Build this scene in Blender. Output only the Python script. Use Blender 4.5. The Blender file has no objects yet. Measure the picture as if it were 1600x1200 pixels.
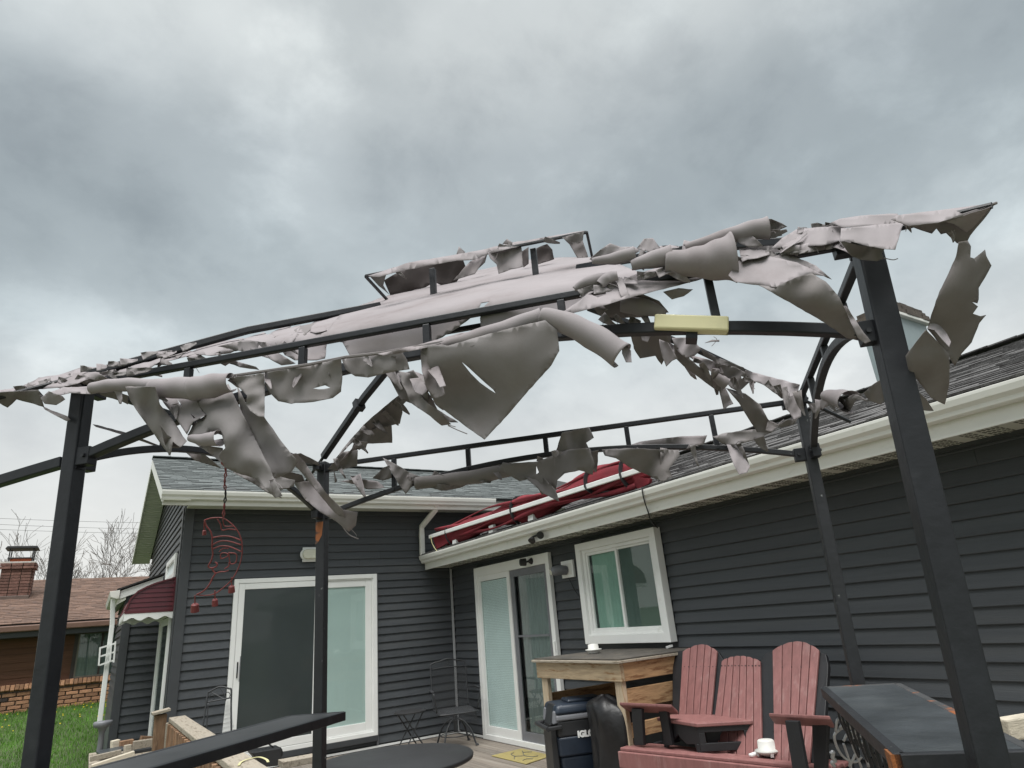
import bpy, bmesh, math, random
import numpy as np
from mathutils import Vector, Matrix, noise as noise_
from mathutils.geometry import delaunay_2d_cdt
R = math.radians
S = bpy.context.scene
C = S.collection
random.seed(7)

# ------------------------------------------------------------------ camera
CAM = np.array([-4.484, -8.916, 1.425]); FPX = 989.85          # focal length in pixels of a 1600 px wide frame
yaw, pit, rol = 0.5822, 0.3530, -0.0863
fw = np.array([math.sin(yaw)*math.cos(pit), math.cos(yaw)*math.cos(pit), math.sin(pit)])
r0 = np.array([math.cos(yaw), -math.sin(yaw), 0.0]); u0 = np.cross(r0, fw)
rt = math.cos(rol)*r0 + math.sin(rol)*u0; up = -math.sin(rol)*r0 + math.cos(rol)*u0
cd = bpy.data.cameras.new('camera'); cam = bpy.data.objects.new('camera', cd); C.objects.link(cam)
cd.sensor_width = 36; cd.lens = 36*FPX/1600; cd.clip_end = 2000; cd.clip_start = 0.05
Mx = Matrix(((rt[0], up[0], -fw[0], CAM[0]), (rt[1], up[1], -fw[1], CAM[1]), (rt[2], up[2], -fw[2], CAM[2]), (0, 0, 0, 1)))
cam.matrix_world = Mx
S.camera = cam

# ------------------------------------------------------------------ sky, sun, exposure
SUN_EL, SUN_AZ = R(71), R(222)
w = bpy.data.worlds.new('World'); S.world = w; w.use_nodes = True
nt = w.node_tree; N = nt.nodes; L = nt.links
for n in list(N): N.remove(n)
def nd(t, **k):
    n = N.new(t)
    for a, b in k.items(): setattr(n, a, b)
    return n
out = nd('ShaderNodeOutputWorld'); bg = nd('ShaderNodeBackground'); L.new(bg.outputs[0], out.inputs[0])
tc = nd('ShaderNodeTexCoord'); sep = nd('ShaderNodeSeparateXYZ'); L.new(tc.outputs['Generated'], sep.inputs[0])
def math_(op, a, b=None, clamp=False):
    m = nd('ShaderNodeMath', operation=op, use_clamp=clamp)
    for i, q in enumerate((a, b)):
        if q is None: continue
        if isinstance(q, (int, float)): m.inputs[i].default_value = q
        else: L.new(q, m.inputs[i])
    return m.outputs[0]
zz = math_('MAXIMUM', sep.outputs[2], 0.0)
den = math_('ADD', zz, 0.50)
cx = math_('DIVIDE', sep.outputs[0], den); cy = math_('DIVIDE', sep.outputs[1], den)
cmb = nd('ShaderNodeCombineXYZ'); L.new(cx, cmb.inputs[0]); L.new(cy, cmb.inputs[1]); cmb.inputs[2].default_value = 3.1
def noise(scale, det, rough, dist=0.0, off=0.0):
    n = nd('ShaderNodeTexNoise'); n.inputs['Scale'].default_value = scale; n.inputs['Detail'].default_value = det
    n.inputs['Roughness'].default_value = rough; n.inputs['Distortion'].default_value = dist
    mp = nd('ShaderNodeMapping'); mp.inputs['Location'].default_value = (off, off*1.7, off*.3); L.new(cmb.outputs[0], mp.inputs[0]); L.new(mp.outputs[0], n.inputs['Vector'])
    return n.outputs['Fac']
def ramp(fac, stops, interp='EASE'):
    r = nd('ShaderNodeValToRGB'); r.color_ramp.interpolation = interp
    e = r.color_ramp.elements
    while len(e) > 1: e.remove(e[-1])
    e[0].position = stops[0][0]; e[0].color = (*stops[0][1], 1)
    for p, c in stops[1:]:
        q = e.new(p); q.color = (*c, 1)
    L.new(fac, r.inputs[0]); return r.outputs[0]
base = ramp(zz, [(0.0, (.74, .74, .71)), (.14, (.76, .77, .75)), (.27, (.705, .737, .74)), (.40, (.52, .585, .61)), (.54, (.39, .445, .472)), (.64, (.395, .443, .468)), (.74, (.54, .582, .592)), (1.0, (.57, .60, .61))], 'LINEAR')
SO = 11.2
n1 = noise(1.7, 8, .54, .0, SO); n2 = noise(5.0, 8, .58, .15, SO+4.6); n3 = noise(1.1, 3, .5, .0, SO+7.7)
c1 = ramp(n1, [(.30, (.77, .785, .80)), (.47, (.965, .97, .975)), (.58, (1.14, 1.13, 1.125)), (.72, (1.42, 1.41, 1.40))])
c2 = ramp(n2, [(.28, (.84, .847, .858)), (.50, (1.0, 1.0, 1.0)), (.72, (1.22, 1.21, 1.20))])
c3 = ramp(n3, [(.35, (.90, .905, .91)), (.50, (1.0, 1.0, 1.0)), (.62, (1.2, 1.19, 1.18))])
def mixc(op, a, b, f=1.0):
    m = nd('ShaderNodeMix', data_type='RGBA', blend_type=op); m.inputs[0].default_value = f
    for i, q in ((6, a), (7, b)):
        if hasattr(q, 'node'): L.new(q, m.inputs[i])
        else: m.inputs[i].default_value = (*q, 1)
    return m.outputs[2]
cl = mixc('MULTIPLY', mixc('MULTIPLY', c1, c2), c3)
dm = nd('ShaderNodeMapRange', interpolation_type='SMOOTHSTEP'); L.new(zz, dm.inputs[0]); dm.inputs[1].default_value = .05; dm.inputs[2].default_value = .48; dm.inputs[3].default_value = .12; dm.inputs[4].default_value = 1.0
mc = nd('ShaderNodeMix', data_type='RGBA', blend_type='MIX'); L.new(dm.outputs[0], mc.inputs[0]); mc.inputs[6].default_value = (1, 1, 1, 1); L.new(cl, mc.inputs[7])
m2 = mixc('MULTIPLY', base, mc.outputs[2])
sky = nd('ShaderNodeTexSky', sky_type='NISHITA'); sky.sun_disc = False; sky.sun_elevation = SUN_EL; sky.sun_rotation = SUN_AZ
sk = mixc('MULTIPLY', sky.outputs[0], (.06, .06, .06))
tot = mixc('ADD', m2, sk, .06)
L.new(tot, bg.inputs[0]); bg.inputs[1].default_value = 0.28
sd = bpy.data.lights.new('sun', 'SUN'); sd.energy = 1.5; sd.angle = R(50); sd.color = (1, .985, .96)
sun = bpy.data.objects.new('sun', sd); C.objects.link(sun)
sdir = Vector((math.sin(SUN_AZ)*math.cos(SUN_EL), math.cos(SUN_AZ)*math.cos(SUN_EL), math.sin(SUN_EL)))
sun.rotation_euler = sdir.to_track_quat('Z', 'Y').to_euler(); sun.location = (0, 0, 20)
S.view_settings.view_transform = 'Standard'; S.view_settings.look = 'None'; S.view_settings.gamma = 1
S.view_settings.use_curve_mapping = False; S.view_settings.exposure = 1.82

# ------------------------------------------------------------------ placing helpers (survey of the photograph)
def ray(x, y): return rt*(x-800)/FPX - up*(y-600)/FPX + fw
def onx(x, y, X=0.0):
    d = ray(x, y); return CAM + d*((X-CAM[0])/d[0])
def ony(x, y, Y=0.0):
    d = ray(x, y); return CAM + d*((Y-CAM[1])/d[1])
def onz(x, y, Z=0.0):
    d = ray(x, y); return CAM + d*((Z-CAM[2])/d[2])
def ond(x, y, D): return CAM + ray(x, y)*D

# ------------------------------------------------------------------ mesh helpers
WL = {}                                                     # world location of every Empty / part
class MB:
    def __init__(s, M=None): s.v = []; s.f = []; s.M = M
    def add(s, vs, fs):
        o = len(s.v)
        if s.M is not None: vs = [tuple(s.M @ Vector(p)) for p in vs]
        s.v += [tuple(float(c) for c in p) for p in vs]; s.f += [tuple(i+o for i in f) for f in fs]; return s
    def box(s, x0, x1, y0, y1, z0, z1):
        return s.add([(x0,y0,z0),(x1,y0,z0),(x1,y1,z0),(x0,y1,z0),(x0,y0,z1),(x1,y0,z1),(x1,y1,z1),(x0,y1,z1)],
                     [(0,3,2,1),(4,5,6,7),(0,1,5,4),(1,2,6,5),(2,3,7,6),(3,0,4,7)])
    def bar(s, a, b, wd, ht, upv=(0, 0, 1)):
        a = Vector(a); b = Vector(b); t = (b-a).normalized(); u = Vector(upv)
        sd_ = t.cross(u)
        if sd_.length < 1e-4: sd_ = t.cross(Vector((1, 0, 0)))
        sd_.normalize(); u = sd_.cross(t).normalized()
        vs = [p + sd_*(i*wd/2) + u*(j*ht/2) for p in (a, b) for i, j in ((-1,-1),(1,-1),(1,1),(-1,1))]
        return s.add(vs, [(0,1,2,3),(7,6,5,4),(0,4,5,1),(1,5,6,2),(2,6,7,3),(3,7,4,0)])
    def sweep(s, pts, wd, ht, upv=(0, 0, 1)):              # rectangular section along a path
        P = [Vector(p) for p in pts]; n = len(P); vs = []
        for i, p in enumerate(P):
            t = (P[min(i+1, n-1)]-P[max(i-1, 0)]).normalized(); sd_ = t.cross(Vector(upv)).normalized(); u = sd_.cross(t).normalized()
            vs += [p + sd_*(a*wd/2) + u*(b*ht/2) for a, b in ((-1,-1),(1,-1),(1,1),(-1,1))]
        fs = [(0,1,2,3), tuple(4*(n-1)+k for k in (3,2,1,0))]
        for i in range(n-1):
            for k in range(4):
                a, b = 4*i+k, 4*i+(k+1) % 4; fs.append((a, a+4, b+4, b))
        return s.add(vs, fs)
    def tube(s, pts, r, n=8, cap=True):
        P = [Vector(p) for p in pts]; m = len(P); vs = []; fs = []
        rr = [r]*m if isinstance(r, (int, float)) else list(r)
        ref = None
        for i, p in enumerate(P):
            t = (P[min(i+1, m-1)]-P[max(i-1, 0)])
            t = t.normalized() if t.length > 1e-9 else Vector((0, 0, 1))
            if ref is None: ref = t.orthogonal().normalized()
            ref = (ref - t*ref.dot(t))
            ref = ref.normalized() if ref.length > 1e-6 else t.orthogonal().normalized()
            q = t.cross(ref)
            vs += [p + (ref*math.cos(2*math.pi*k/n) + q*math.sin(2*math.pi*k/n))*rr[i] for k in range(n)]
        for i in range(m-1):
            for k in range(n):
                a, b = i*n+k, i*n+(k+1) % n; fs.append((a, b, b+n, a+n))
        if cap: fs += [tuple(range(n-1, -1, -1)), tuple(range((m-1)*n, m*n))]
        return s.add(vs, fs)
    def prism(s, poly, vec):
        n = len(poly); v = Vector(vec); vs = [Vector(p) for p in poly] + [Vector(p)+v for p in poly]
        return s.add(vs, [tuple(range(n-1, -1, -1)), tuple(range(n, 2*n))] + [(i, (i+1) % n, n+(i+1) % n, n+i) for i in range(n)])
    def lathe(s, prof, c, n=24):
        vs = []; fs = []; c = Vector(c); m = len(prof)
        for r_, z_ in prof: vs += [c + Vector((r_*math.cos(2*math.pi*k/n), r_*math.sin(2*math.pi*k/n), z_)) for k in range(n)]
        for i in range(m-1):
            for k in range(n):
                a, b = i*n+k, i*n+(k+1) % n; fs.append((a, b, b+n, a+n))
        fs += [tuple(range(n-1, -1, -1)), tuple(range((m-1)*n, m*n))]
        return s.add(vs, fs)
    def build(s, name, mat, parent=None, bevel=0.0, smooth=False, seg=2):
        if parent is not None: loc = Vector(WL[parent.name])
        else:
            a = np.array(s.v); loc = Vector(((a[:,0].min()+a[:,0].max())/2, (a[:,1].min()+a[:,1].max())/2, a[:,2].min()))
        me = bpy.data.meshes.new(name); me.from_pydata([Vector(p)-loc for p in s.v], [], s.f); me.update()
        bm = bmesh.new(); bm.from_mesh(me); bmesh.ops.recalc_face_normals(bm, faces=bm.faces); bm.to_mesh(me); bm.free()
        o = bpy.data.objects.new(name, me); C.objects.link(o); me.materials.append(mat)
        if parent is not None: o.parent = parent
        else: o.location = loc
        WL[o.name] = tuple(loc)
        if smooth:
            for p in me.polygons: p.use_smooth = True
        if bevel > 0:
            b = o.modifiers.new('bevel', 'BEVEL'); b.width = bevel; b.segments = seg; b.limit_method = 'ANGLE'; b.angle_limit = R(40)
            b.harden_normals = False
        return o
def thing(name, loc, label, cat, group=None):
    o = bpy.data.objects.new(name, None); C.objects.link(o); o.location = loc; o.empty_display_size = .1
    WL[o.name] = tuple(loc); o['label'] = label; o['category'] = cat
    if group: o['group'] = group
    return o
def tag(o, label, cat, group=None):
    o['label'] = label; o['category'] = cat
    if group: o['group'] = group
    return o
def struct(o): o['kind'] = 'structure'; return o
def stuff(o): o['kind'] = 'stuff'; return o
def B(x0, x1, y0, y1, z0, z1, M=None): return MB(M).box(x0, x1, y0, y1, z0, z1)
def catmull(pts, k=6):
    P = [Vector(p) for p in pts]; o = []
    for i in range(len(P)-1):
        a = P[max(i-1, 0)]; b = P[i]; c = P[i+1]; d = P[min(i+2, len(P)-1)]
        for j in range(k):
            t = j/k; o.append(.5*((2*b)+(c-a)*t+(2*a-5*b+4*c-d)*t*t+(3*b-a-3*c+d)*t**3))
    o.append(P[-1]); return o

# ------------------------------------------------------------------ materials
def mat(name, col, rough=.6, var=.12, scale=6.0, bump=.0, bscale=60.0, metal=0.0, spec=.5, rnd=0.0, stretch=(1, 1, 1), col2=None, c2scale=3.0, c2lo=.5, c2hi=.65, trans=0.0, island=0.0, det=6):
    m = bpy.data.materials.new(name); m.use_nodes = True; t = m.node_tree; n = t.nodes; l = t.links
    b = n['Principled BSDF']; b.inputs['Roughness'].default_value = rough; b.inputs['Metallic'].default_value = metal
    b.inputs['Specular IOR Level'].default_value = spec
    tcn = n.new('ShaderNodeTexCoord'); mp = n.new('ShaderNodeMapping'); mp.inputs['Scale'].default_value = stretch; l.new(tcn.outputs['Object'], mp.inputs[0])
    src = mp.outputs[0]
    if rnd:
        oi = n.new('ShaderNodeObjectInfo'); va = n.new('ShaderNodeVectorMath'); va.operation = 'ADD'; sc = n.new('ShaderNodeVectorMath'); sc.operation = 'SCALE'
        cb = n.new('ShaderNodeCombineXYZ'); [l.new(oi.outputs['Random'], cb.inputs[i]) for i in range(3)]
        sc.inputs['Scale'].default_value = 37.0; l.new(cb.outputs[0], sc.inputs[0]); l.new(src, va.inputs[0]); l.new(sc.outputs[0], va.inputs[1]); src = va.outputs[0]
    no = n.new('ShaderNodeTexNoise'); no.inputs['Scale'].default_value = scale; no.inputs['Detail'].default_value = det; no.inputs['Roughness'].default_value = .6; l.new(src, no.inputs['Vector'])
    rp = n.new('ShaderNodeValToRGB'); e = rp.color_ramp.elements
    e[0].position = .3; e[1].position = .7
    e[0].color = (*[c*(1-var) for c in col], 1); e[1].color = (*[min(1, c*(1+var)) for c in col], 1); l.new(no.outputs['Fac'], rp.inputs[0])
    colo = rp.outputs[0]
    if col2 is not None:
        n2_ = n.new('ShaderNodeTexNoise'); n2_.inputs['Scale'].default_value = c2scale; n2_.inputs['Detail'].default_value = 8; n2_.inputs['Roughness'].default_value = .65; l.new(src, n2_.inputs['Vector'])
        mr = n.new('ShaderNodeMapRange'); mr.inputs[1].default_value = c2lo; mr.inputs[2].default_value = c2hi; l.new(n2_.outputs['Fac'], mr.inputs[0])
        mx = n.new('ShaderNodeMix'); mx.data_type = 'RGBA'; l.new(mr.outputs[0], mx.inputs[0]); l.new(colo, mx.inputs[6]); mx.inputs[7].default_value = (*col2, 1); colo = mx.outputs[2]
    if rnd:
        hs = n.new('ShaderNodeHueSaturation'); mr2 = n.new('ShaderNodeMapRange'); mr2.inputs[3].default_value = 1-rnd; mr2.inputs[4].default_value = 1+rnd
        l.new(oi.outputs['Random'], mr2.inputs[0]); l.new(mr2.outputs[0], hs.inputs['Value']); l.new(colo, hs.inputs['Color']); colo = hs.outputs[0]
    if island:
        ge = n.new('ShaderNodeNewGeometry'); h2 = n.new('ShaderNodeHueSaturation'); m3 = n.new('ShaderNodeMapRange'); m3.inputs[3].default_value = 1-island; m3.inputs[4].default_value = 1+island
        l.new(ge.outputs['Random Per Island'], m3.inputs[0]); l.new(m3.outputs[0], h2.inputs['Value']); l.new(colo, h2.inputs['Color']); colo = h2.outputs[0]
    l.new(colo, b.inputs['Base Color'])
    rr = n.new('ShaderNodeMapRange'); rr.inputs[3].default_value = max(0, rough-.1); rr.inputs[4].default_value = min(1, rough+.12); l.new(no.outputs['Fac'], rr.inputs[0]); l.new(rr.outputs[0], b.inputs['Roughness'])
    if bump:
        nb = n.new('ShaderNodeTexNoise'); nb.inputs['Scale'].default_value = bscale; nb.inputs['Detail'].default_value = 5; l.new(src, nb.inputs['Vector'])
        bp = n.new('ShaderNodeBump'); bp.inputs['Strength'].default_value = bump; bp.inputs['Distance'].default_value = .01; l.new(nb.outputs['Fac'], bp.inputs['Height']); l.new(bp.outputs[0], b.inputs['Normal'])
    if trans:
        tr = n.new('ShaderNodeBsdfTranslucent'); l.new(colo, tr.inputs['Color']); ms = n.new('ShaderNodeMixShader'); ms.inputs[0].default_value = trans
        l.new(b.outputs[0], ms.inputs[1]); l.new(tr.outputs[0], ms.inputs[2]); l.new(ms.outputs[0], n['Material Output'].inputs[0])
    return m
def glass(name, tint, rough=.02, alpha=.35):                # a pane: tinted see-through mixed with mirror by angle
    m = bpy.data.materials.new(name); m.use_nodes = True; t = m.node_tree; n = t.nodes; l = t.links
    for q in list(n):
        if q.type != 'OUTPUT_MATERIAL': n.remove(q)
    o = n['Material Output']; tr = n.new('ShaderNodeBsdfTransparent'); tr.inputs[0].default_value = (*tint, 1)
    g = n.new('ShaderNodeBsdfGlossy'); g.inputs['Roughness'].default_value = rough; lw = n.new('ShaderNodeLayerWeight'); lw.inputs[0].default_value = .5
    pw = n.new('ShaderNodeMath'); pw.operation = 'POWER'; pw.inputs[1].default_value = 4.0; l.new(lw.outputs['Facing'], pw.inputs[0])
    ad = n.new('ShaderNodeMath'); ad.operation = 'MULTIPLY_ADD'; ad.inputs[1].default_value = .55; ad.inputs[2].default_value = alpha; ad.use_clamp = True; l.new(pw.outputs[0], ad.inputs[0])
    ms = n.new('ShaderNodeMixShader'); l.new(ad.outputs[0], ms.inputs[0]); l.new(tr.outputs[0], ms.inputs[1]); l.new(g.outputs[0], ms.inputs[2]); l.new(ms.outputs[0], o.inputs[0])
    return m
M = {}
M['siding'] = mat('siding_vinyl', (.064, .070, .0765), .45, .10, 5, .25, 90, stretch=(1, 1, 6), rnd=.11, spec=.28, col2=(.082, .086, .088), c2scale=1.3, c2lo=.5, c2hi=.8)
M['charcoal_trim'] = mat('charcoal_trim', (.047, .051, .056), .45, .1, 4)
M['white'] = mat('white_vinyl', (.80, .81, .79), .35, .04, 3, .05, 30, col2=(.62, .62, .56), c2scale=5, c2lo=.62, c2hi=.8)
M['cream'] = mat('cream_aluminium', (.73, .73, .685), .4, .05, 3, 0, col2=(.50, .50, .41), c2scale=4, c2lo=.6, c2hi=.78, stretch=(1, 1, 3))
M['soffit'] = mat('cream_soffit', (.62, .63, .55), .5, .05, 3)
M['soffit_hole'] = mat('soffit_holes', (.16, .16, .14), .8, .1, 3)
M['shingle'] = mat('grey_shingle', (.125, .14, .14), .9, .3, 60, .6, 220, rnd=0, col2=(.075, .083, .083), c2scale=9, c2lo=.5, c2hi=.68, island=.2)
M['shingle_w'] = mat('weathered_shingle', (.135, .132, .132), .9, .3, 70, .6, 220, col2=(.065, .06, .06), c2scale=14, c2lo=.48, c2hi=.64, island=.22)
M['shingle_b'] = mat('brown_shingle', (.145, .09, .066), .9, .3, 30, .5, 200, col2=(.10, .068, .058), c2scale=9, c2lo=.5, c2hi=.65, island=.18)
M['frame'] = mat('black_powder_coat', (.014, .0155, .019), .42, .2, 9, .12, 40, col2=(.035, .037, .041), c2scale=7, c2lo=.58, c2hi=.8, spec=.38)
M['frame_worn'] = mat('worn_black_steel', (.015, .0165, .02), .48, .2, 9, .15, 40, col2=(.22, .23, .23), c2scale=26, c2lo=.66, c2hi=.72)
M['rust'] = mat('rust', (.24, .085, .025), .85, .4, 20, .4, 60)
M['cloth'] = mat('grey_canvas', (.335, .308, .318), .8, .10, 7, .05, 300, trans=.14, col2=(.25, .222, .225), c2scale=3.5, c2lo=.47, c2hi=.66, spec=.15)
M['cloth_shaded'] = mat('shaded_taupe_canvas', (.268, .252, .253), .82, .08, 5, .05, 300, trans=.16, col2=(.21, .19, .183), c2scale=2.2, c2lo=.5, c2hi=.7, spec=.15)  # same canvas, shade of the hanging flaps put into a darker, browner colour
M['cloth_shaded_dark'] = mat('shaded_brown_grey_canvas', (.20, .185, .185), .88, .1, 5, .06, 300, trans=.06, spec=.15)  # darkest copy of the canvas, underside shade painted into its colour
M['vent_net'] = mat('dark_vent_netting', (.055, .044, .044), .9, .15, 9)
M['deck'] = mat('deck_plank', (.21, .18, .15), .8, .3, 4, .5, 30, stretch=(8, .6, 8), rnd=.22, col2=(.33, .30, .26), c2scale=5, c2lo=.52, c2hi=.7)
M['wood_new'] = mat('pale_pine', (.42, .325, .21), .7, .25, 5, .3, 25, stretch=(9, 1.2, 9), rnd=.12, col2=(.27, .16, .075), c2scale=4, c2lo=.54, c2hi=.64)
M['wood_newx'] = mat('pale_pine_cross', (.40, .25, .13), .7, .25, 5, .3, 25, stretch=(1.2, 9, 9), rnd=.12, col2=(.20, .10, .045), c2scale=4, c2lo=.52, c2hi=.62)
M['wood_newz'] = mat('pale_pine_upright', (.46, .375, .265), .7, .2, 5, .3, 25, stretch=(9, 9, 1.2), rnd=.1, col2=(.33, .22, .12), c2scale=4, c2lo=.56, c2hi=.66)
M['wood_old'] = mat('weathered_rail', (.34, .30, .24), .85, .25, 6, .5, 30, stretch=(7, 1, 7), col2=(.20, .17, .13), c2scale=6, c2lo=.5, c2hi=.62, rnd=.1)
M['wood_stain'] = mat('stained_baluster', (.20, .115, .065), .75, .35, 6, .4, 30, stretch=(7, 7, 1), col2=(.30, .19, .115), c2scale=7, c2lo=.5, c2hi=.65, rnd=.25)
M['red_poly'] = mat('brick_red_poly_lumber', (.225, .100, .094), .55, .16, 5, .15, 60, stretch=(5, 5, 1), col2=(.30, .175, .165), c2scale=3, c2lo=.55, c2hi=.75, rnd=.05)
M['black_poly'] = mat('black_poly_lumber', (.012, .0125, .0145), .55, .2, 6, .1, 50)
M['red_canvas'] = mat('crimson_canvas', (.175, .014, .023), .85, .2, 6, .4, 120, col2=(.10, .009, .015), c2scale=4, c2lo=.55, c2hi=.75)
M['white_metal'] = mat('white_metal', (.78, .79, .78), .35, .06, 6)
M['black'] = mat('black_plastic', (.018, .019, .021), .45, .2, 8)
M['black_bag'] = mat('black_bin_bag', (.010, .010, .011), .42, .2, 8, .5, 18)
M['blue'] = mat('navy_plastic', (.013, .021, .035), .4, .15, 6, .1, 60)
M['grey_pl'] = mat('grey_plastic', (.17, .175, .19), .45, .1, 6)
M['maroon'] = mat('maroon_aluminium', (.095, .015, .022), .35, .15, 4, col2=(.13, .03, .035), c2scale=3, c2lo=.5, c2hi=.8)
M['red_wire'] = mat('red_painted_iron', (.20, .042, .042), .5, .25, 12)
M['yellow'] = mat('pale_yellow_plastic', (.66, .62, .37), .45, .05, 3, col2=(.55, .52, .32), c2scale=7, c2lo=.55, c2hi=.75)
M['lamp_glass'] = mat('ribbed_lamp_glass', (.66, .66, .55), .25, .05, 3)
M['mesh_metal'] = mat('black_mesh_steel', (.028, .03, .033), .5, .2, 10)
M['cap_metal'] = mat('flue_cap_steel', (.03, .03, .032), .5, .2, 8)
M['flash'] = mat('brown_flashing', (.12, .085, .07), .5, .25, 6)
M['clay'] = mat('clay_flue', (.42, .11, .05), .8, .15, 6)
M['brown_side'] = mat('brown_wood_siding', (.125, .055, .03), .7, .3, 4, .3, 30, stretch=(1, 4, 4), rnd=.12, col2=(.17, .075, .04), c2scale=3, c2lo=.5, c2hi=.7)
M['brick'] = mat('orange_brick', (.47, .25, .145), .9, .3, 9, .7, 40, rnd=.32, col2=(.47, .28, .17), c2scale=6, c2lo=.5, c2hi=.7)
M['brick_d'] = mat('chimney_brick', (.165, .088, .07), .9, .3, 12, .7, 60, rnd=.25)
M['mortar'] = mat('mortar', (.13, .105, .085), .95, .2, 12, .4, 80)
M['dark_trim'] = mat('dark_brown_trim', (.05, .04, .035), .6, .2, 5)
M['grass'] = mat('lawn_soil', (.06, .085, .03), .9, .35, 3, .5, 40, col2=(.045, .065, .022), c2scale=1.2)
M['blade'] = mat('grass_blade', (.09, .235, .018), .6, .4, 1.3, trans=.25, col2=(.11, .22, .03), c2scale=.8, c2lo=.5, c2hi=.7, island=.5)
M['dandelion'] = mat('dandelion', (.75, .58, .02), .7, .15, 6)
M['bark'] = mat('grey_bark', (.115, .095, .082), .9, .3, 4)
M['chim_blue'] = mat('pale_blue_flashing', (.255, .31, .32), .5, .1, 3, col2=(.20, .25, .26), c2scale=4, c2lo=.5, c2hi=.75)
M['crown'] = mat('weathered_crown', (.085, .07, .058), .9, .4, 9, .6, 30)
M['wire'] = mat('silver_wire', (.38, .38, .39), .35, .15, 10, metal=.6)
M['cable'] = mat('black_cable', (.012, .012, .013), .5, .1, 4)
M['strap'] = mat('pale_yellow_strap', (.55, .52, .28), .8, .15, 12)
M['scrap_pale'] = mat('pale_scrap_wood', (.50, .45, .36), .8, .2, 6, .3, 30, stretch=(1, 6, 6), rnd=.2)
M['mat_yellow'] = mat('yellow_mat', (.34, .28, .11), .95, .15, 14, .3, 200)
M['mat_grey'] = mat('grey_mat_print', (.15, .15, .12), .95, .2, 14)
M['slate'] = mat('slate_table_top', (.045, .052, .058), .35, .3, 7, .2, 50, col2=(.085, .095, .10), c2scale=3, c2lo=.5, c2hi=.75)
M['char_table'] = mat('charcoal_table_top', (.020, .0205, .022), .5, .1, 5)
M['roofing'] = mat('black_roofing_felt', (.035, .036, .036), .9, .3, 20, .5, 150)
M['interior'] = mat('dim_interior', (.09, .10, .10), .9, .1, 3)
M['curtain_g'] = mat('pale_green_curtain', (.30, .45, .38), .8, .08, 3)
M['curtain_w'] = mat('pale_grey_blind', (.76, .82, .83), .8, .05, 3)
M['film'] = mat('pale_grey_green_film', (.56, .64, .625), .35, .05, 1.5)
M['screen'] = mat('insect_screen', (.050, .058, .058), .5, .1, 2, spec=.4)
M['felt'] = mat('worn_table_felt', (.062, .056, .048), .9, .3, 8, .4, 90, col2=(.11, .095, .075), c2scale=5, c2lo=.5, c2hi=.7)
M['pane_dim'] = glass('screened_pane', (.95, .97, .97), .05, .012)
M['dull_white'] = mat('dusty_white_plastic', (.60, .60, .57), .5, .1, 12, col2=(.42, .41, .37), c2scale=14, c2lo=.55, c2hi=.75)
M['pane'] = glass('window_pane', (.93, .97, .96), .02, .045)
# ================================================================== SETTING
ROW = 0.1016; Z0 = 2.073
# ---- lawn: one sheet, level round the deck, rising towards the neighbour
def gz(x, y):
    t = min(max((y+1.0)/10.0, 0), 1); t = t*t*(3-2*t)*.35+t*.65
    return -.33 + .77*t
g = MB(); xs = [-900, -200, -60, -30] + [-20+i for i in range(41)] + [30, 60, 200, 900]; ys = [-900, -200, -60, -30] + [-20+i for i in range(51)] + [45, 70, 200, 900]
vs = [(x, y, gz(x, y)) for y in ys for x in xs]; nx = len(xs)
g.add(vs, [(j*nx+i, j*nx+i+1, (j+1)*nx+i+1, (j+1)*nx+i) for j in range(len(ys)-1) for i in range(nx-1)])
struct(g.build('lawn', M['grass'], smooth=True))
rng = random.Random(3)
gb = MB(); vs = []; fs = []
def blade(x, y, h, wdt):
    a = rng.uniform(0, 6.28); dx, dy = math.cos(a)*wdt, math.sin(a)*wdt; lx, ly = rng.gauss(0, .35)*h, rng.gauss(0, .35)*h; z = gz(x, y)-.004
    o = len(vs); vs.extend([(x-dx, y-dy, z), (x+dx, y+dy, z), (x+lx*.4+dx*.6, y+ly*.4+dy*.6, z+h*.6), (x+lx*.4-dx*.6, y+ly*.4-dy*.6, z+h*.6), (x+lx, y+ly, z+h)])
    fs.extend([(o, o+1, o+2, o+3), (o+3, o+2, o+4)])
for _ in range(80000):
    y = -4+13.0*rng.random()**.8; x = -4.0-rng.random()*(1.2+(y+8.9)*.32)
    if y > 8.95 or (x > -4.2 and 1.9 < y < 6): continue
    blade(x, y, rng.uniform(.03, .085), rng.uniform(.002, .0045))
gb.add(vs, fs); stuff(tag(gb.build('grass', M['blade']), 'short green grass of the lawn left of the house', 'grass'))
db = MB()
for _ in range(75):
    y = 8.9-abs(rng.gauss(0, 1.6)); x = -3.9-rng.random()*3.2
    if y < 2.5: continue
    z = gz(x, y)+rng.uniform(.03, .08); r_ = rng.uniform(.010, .017)
    db.lathe([(.002, -.012), (r_*.6, -.004), (r_, .001), (r_*.7, .006), (.002, .007)], (x, y, z), 7)
stuff(tag(db.build('dandelions', M['dandelion']), 'scattered yellow dandelions in the grass by the neighbouring brick wall', 'flowers'))

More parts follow.
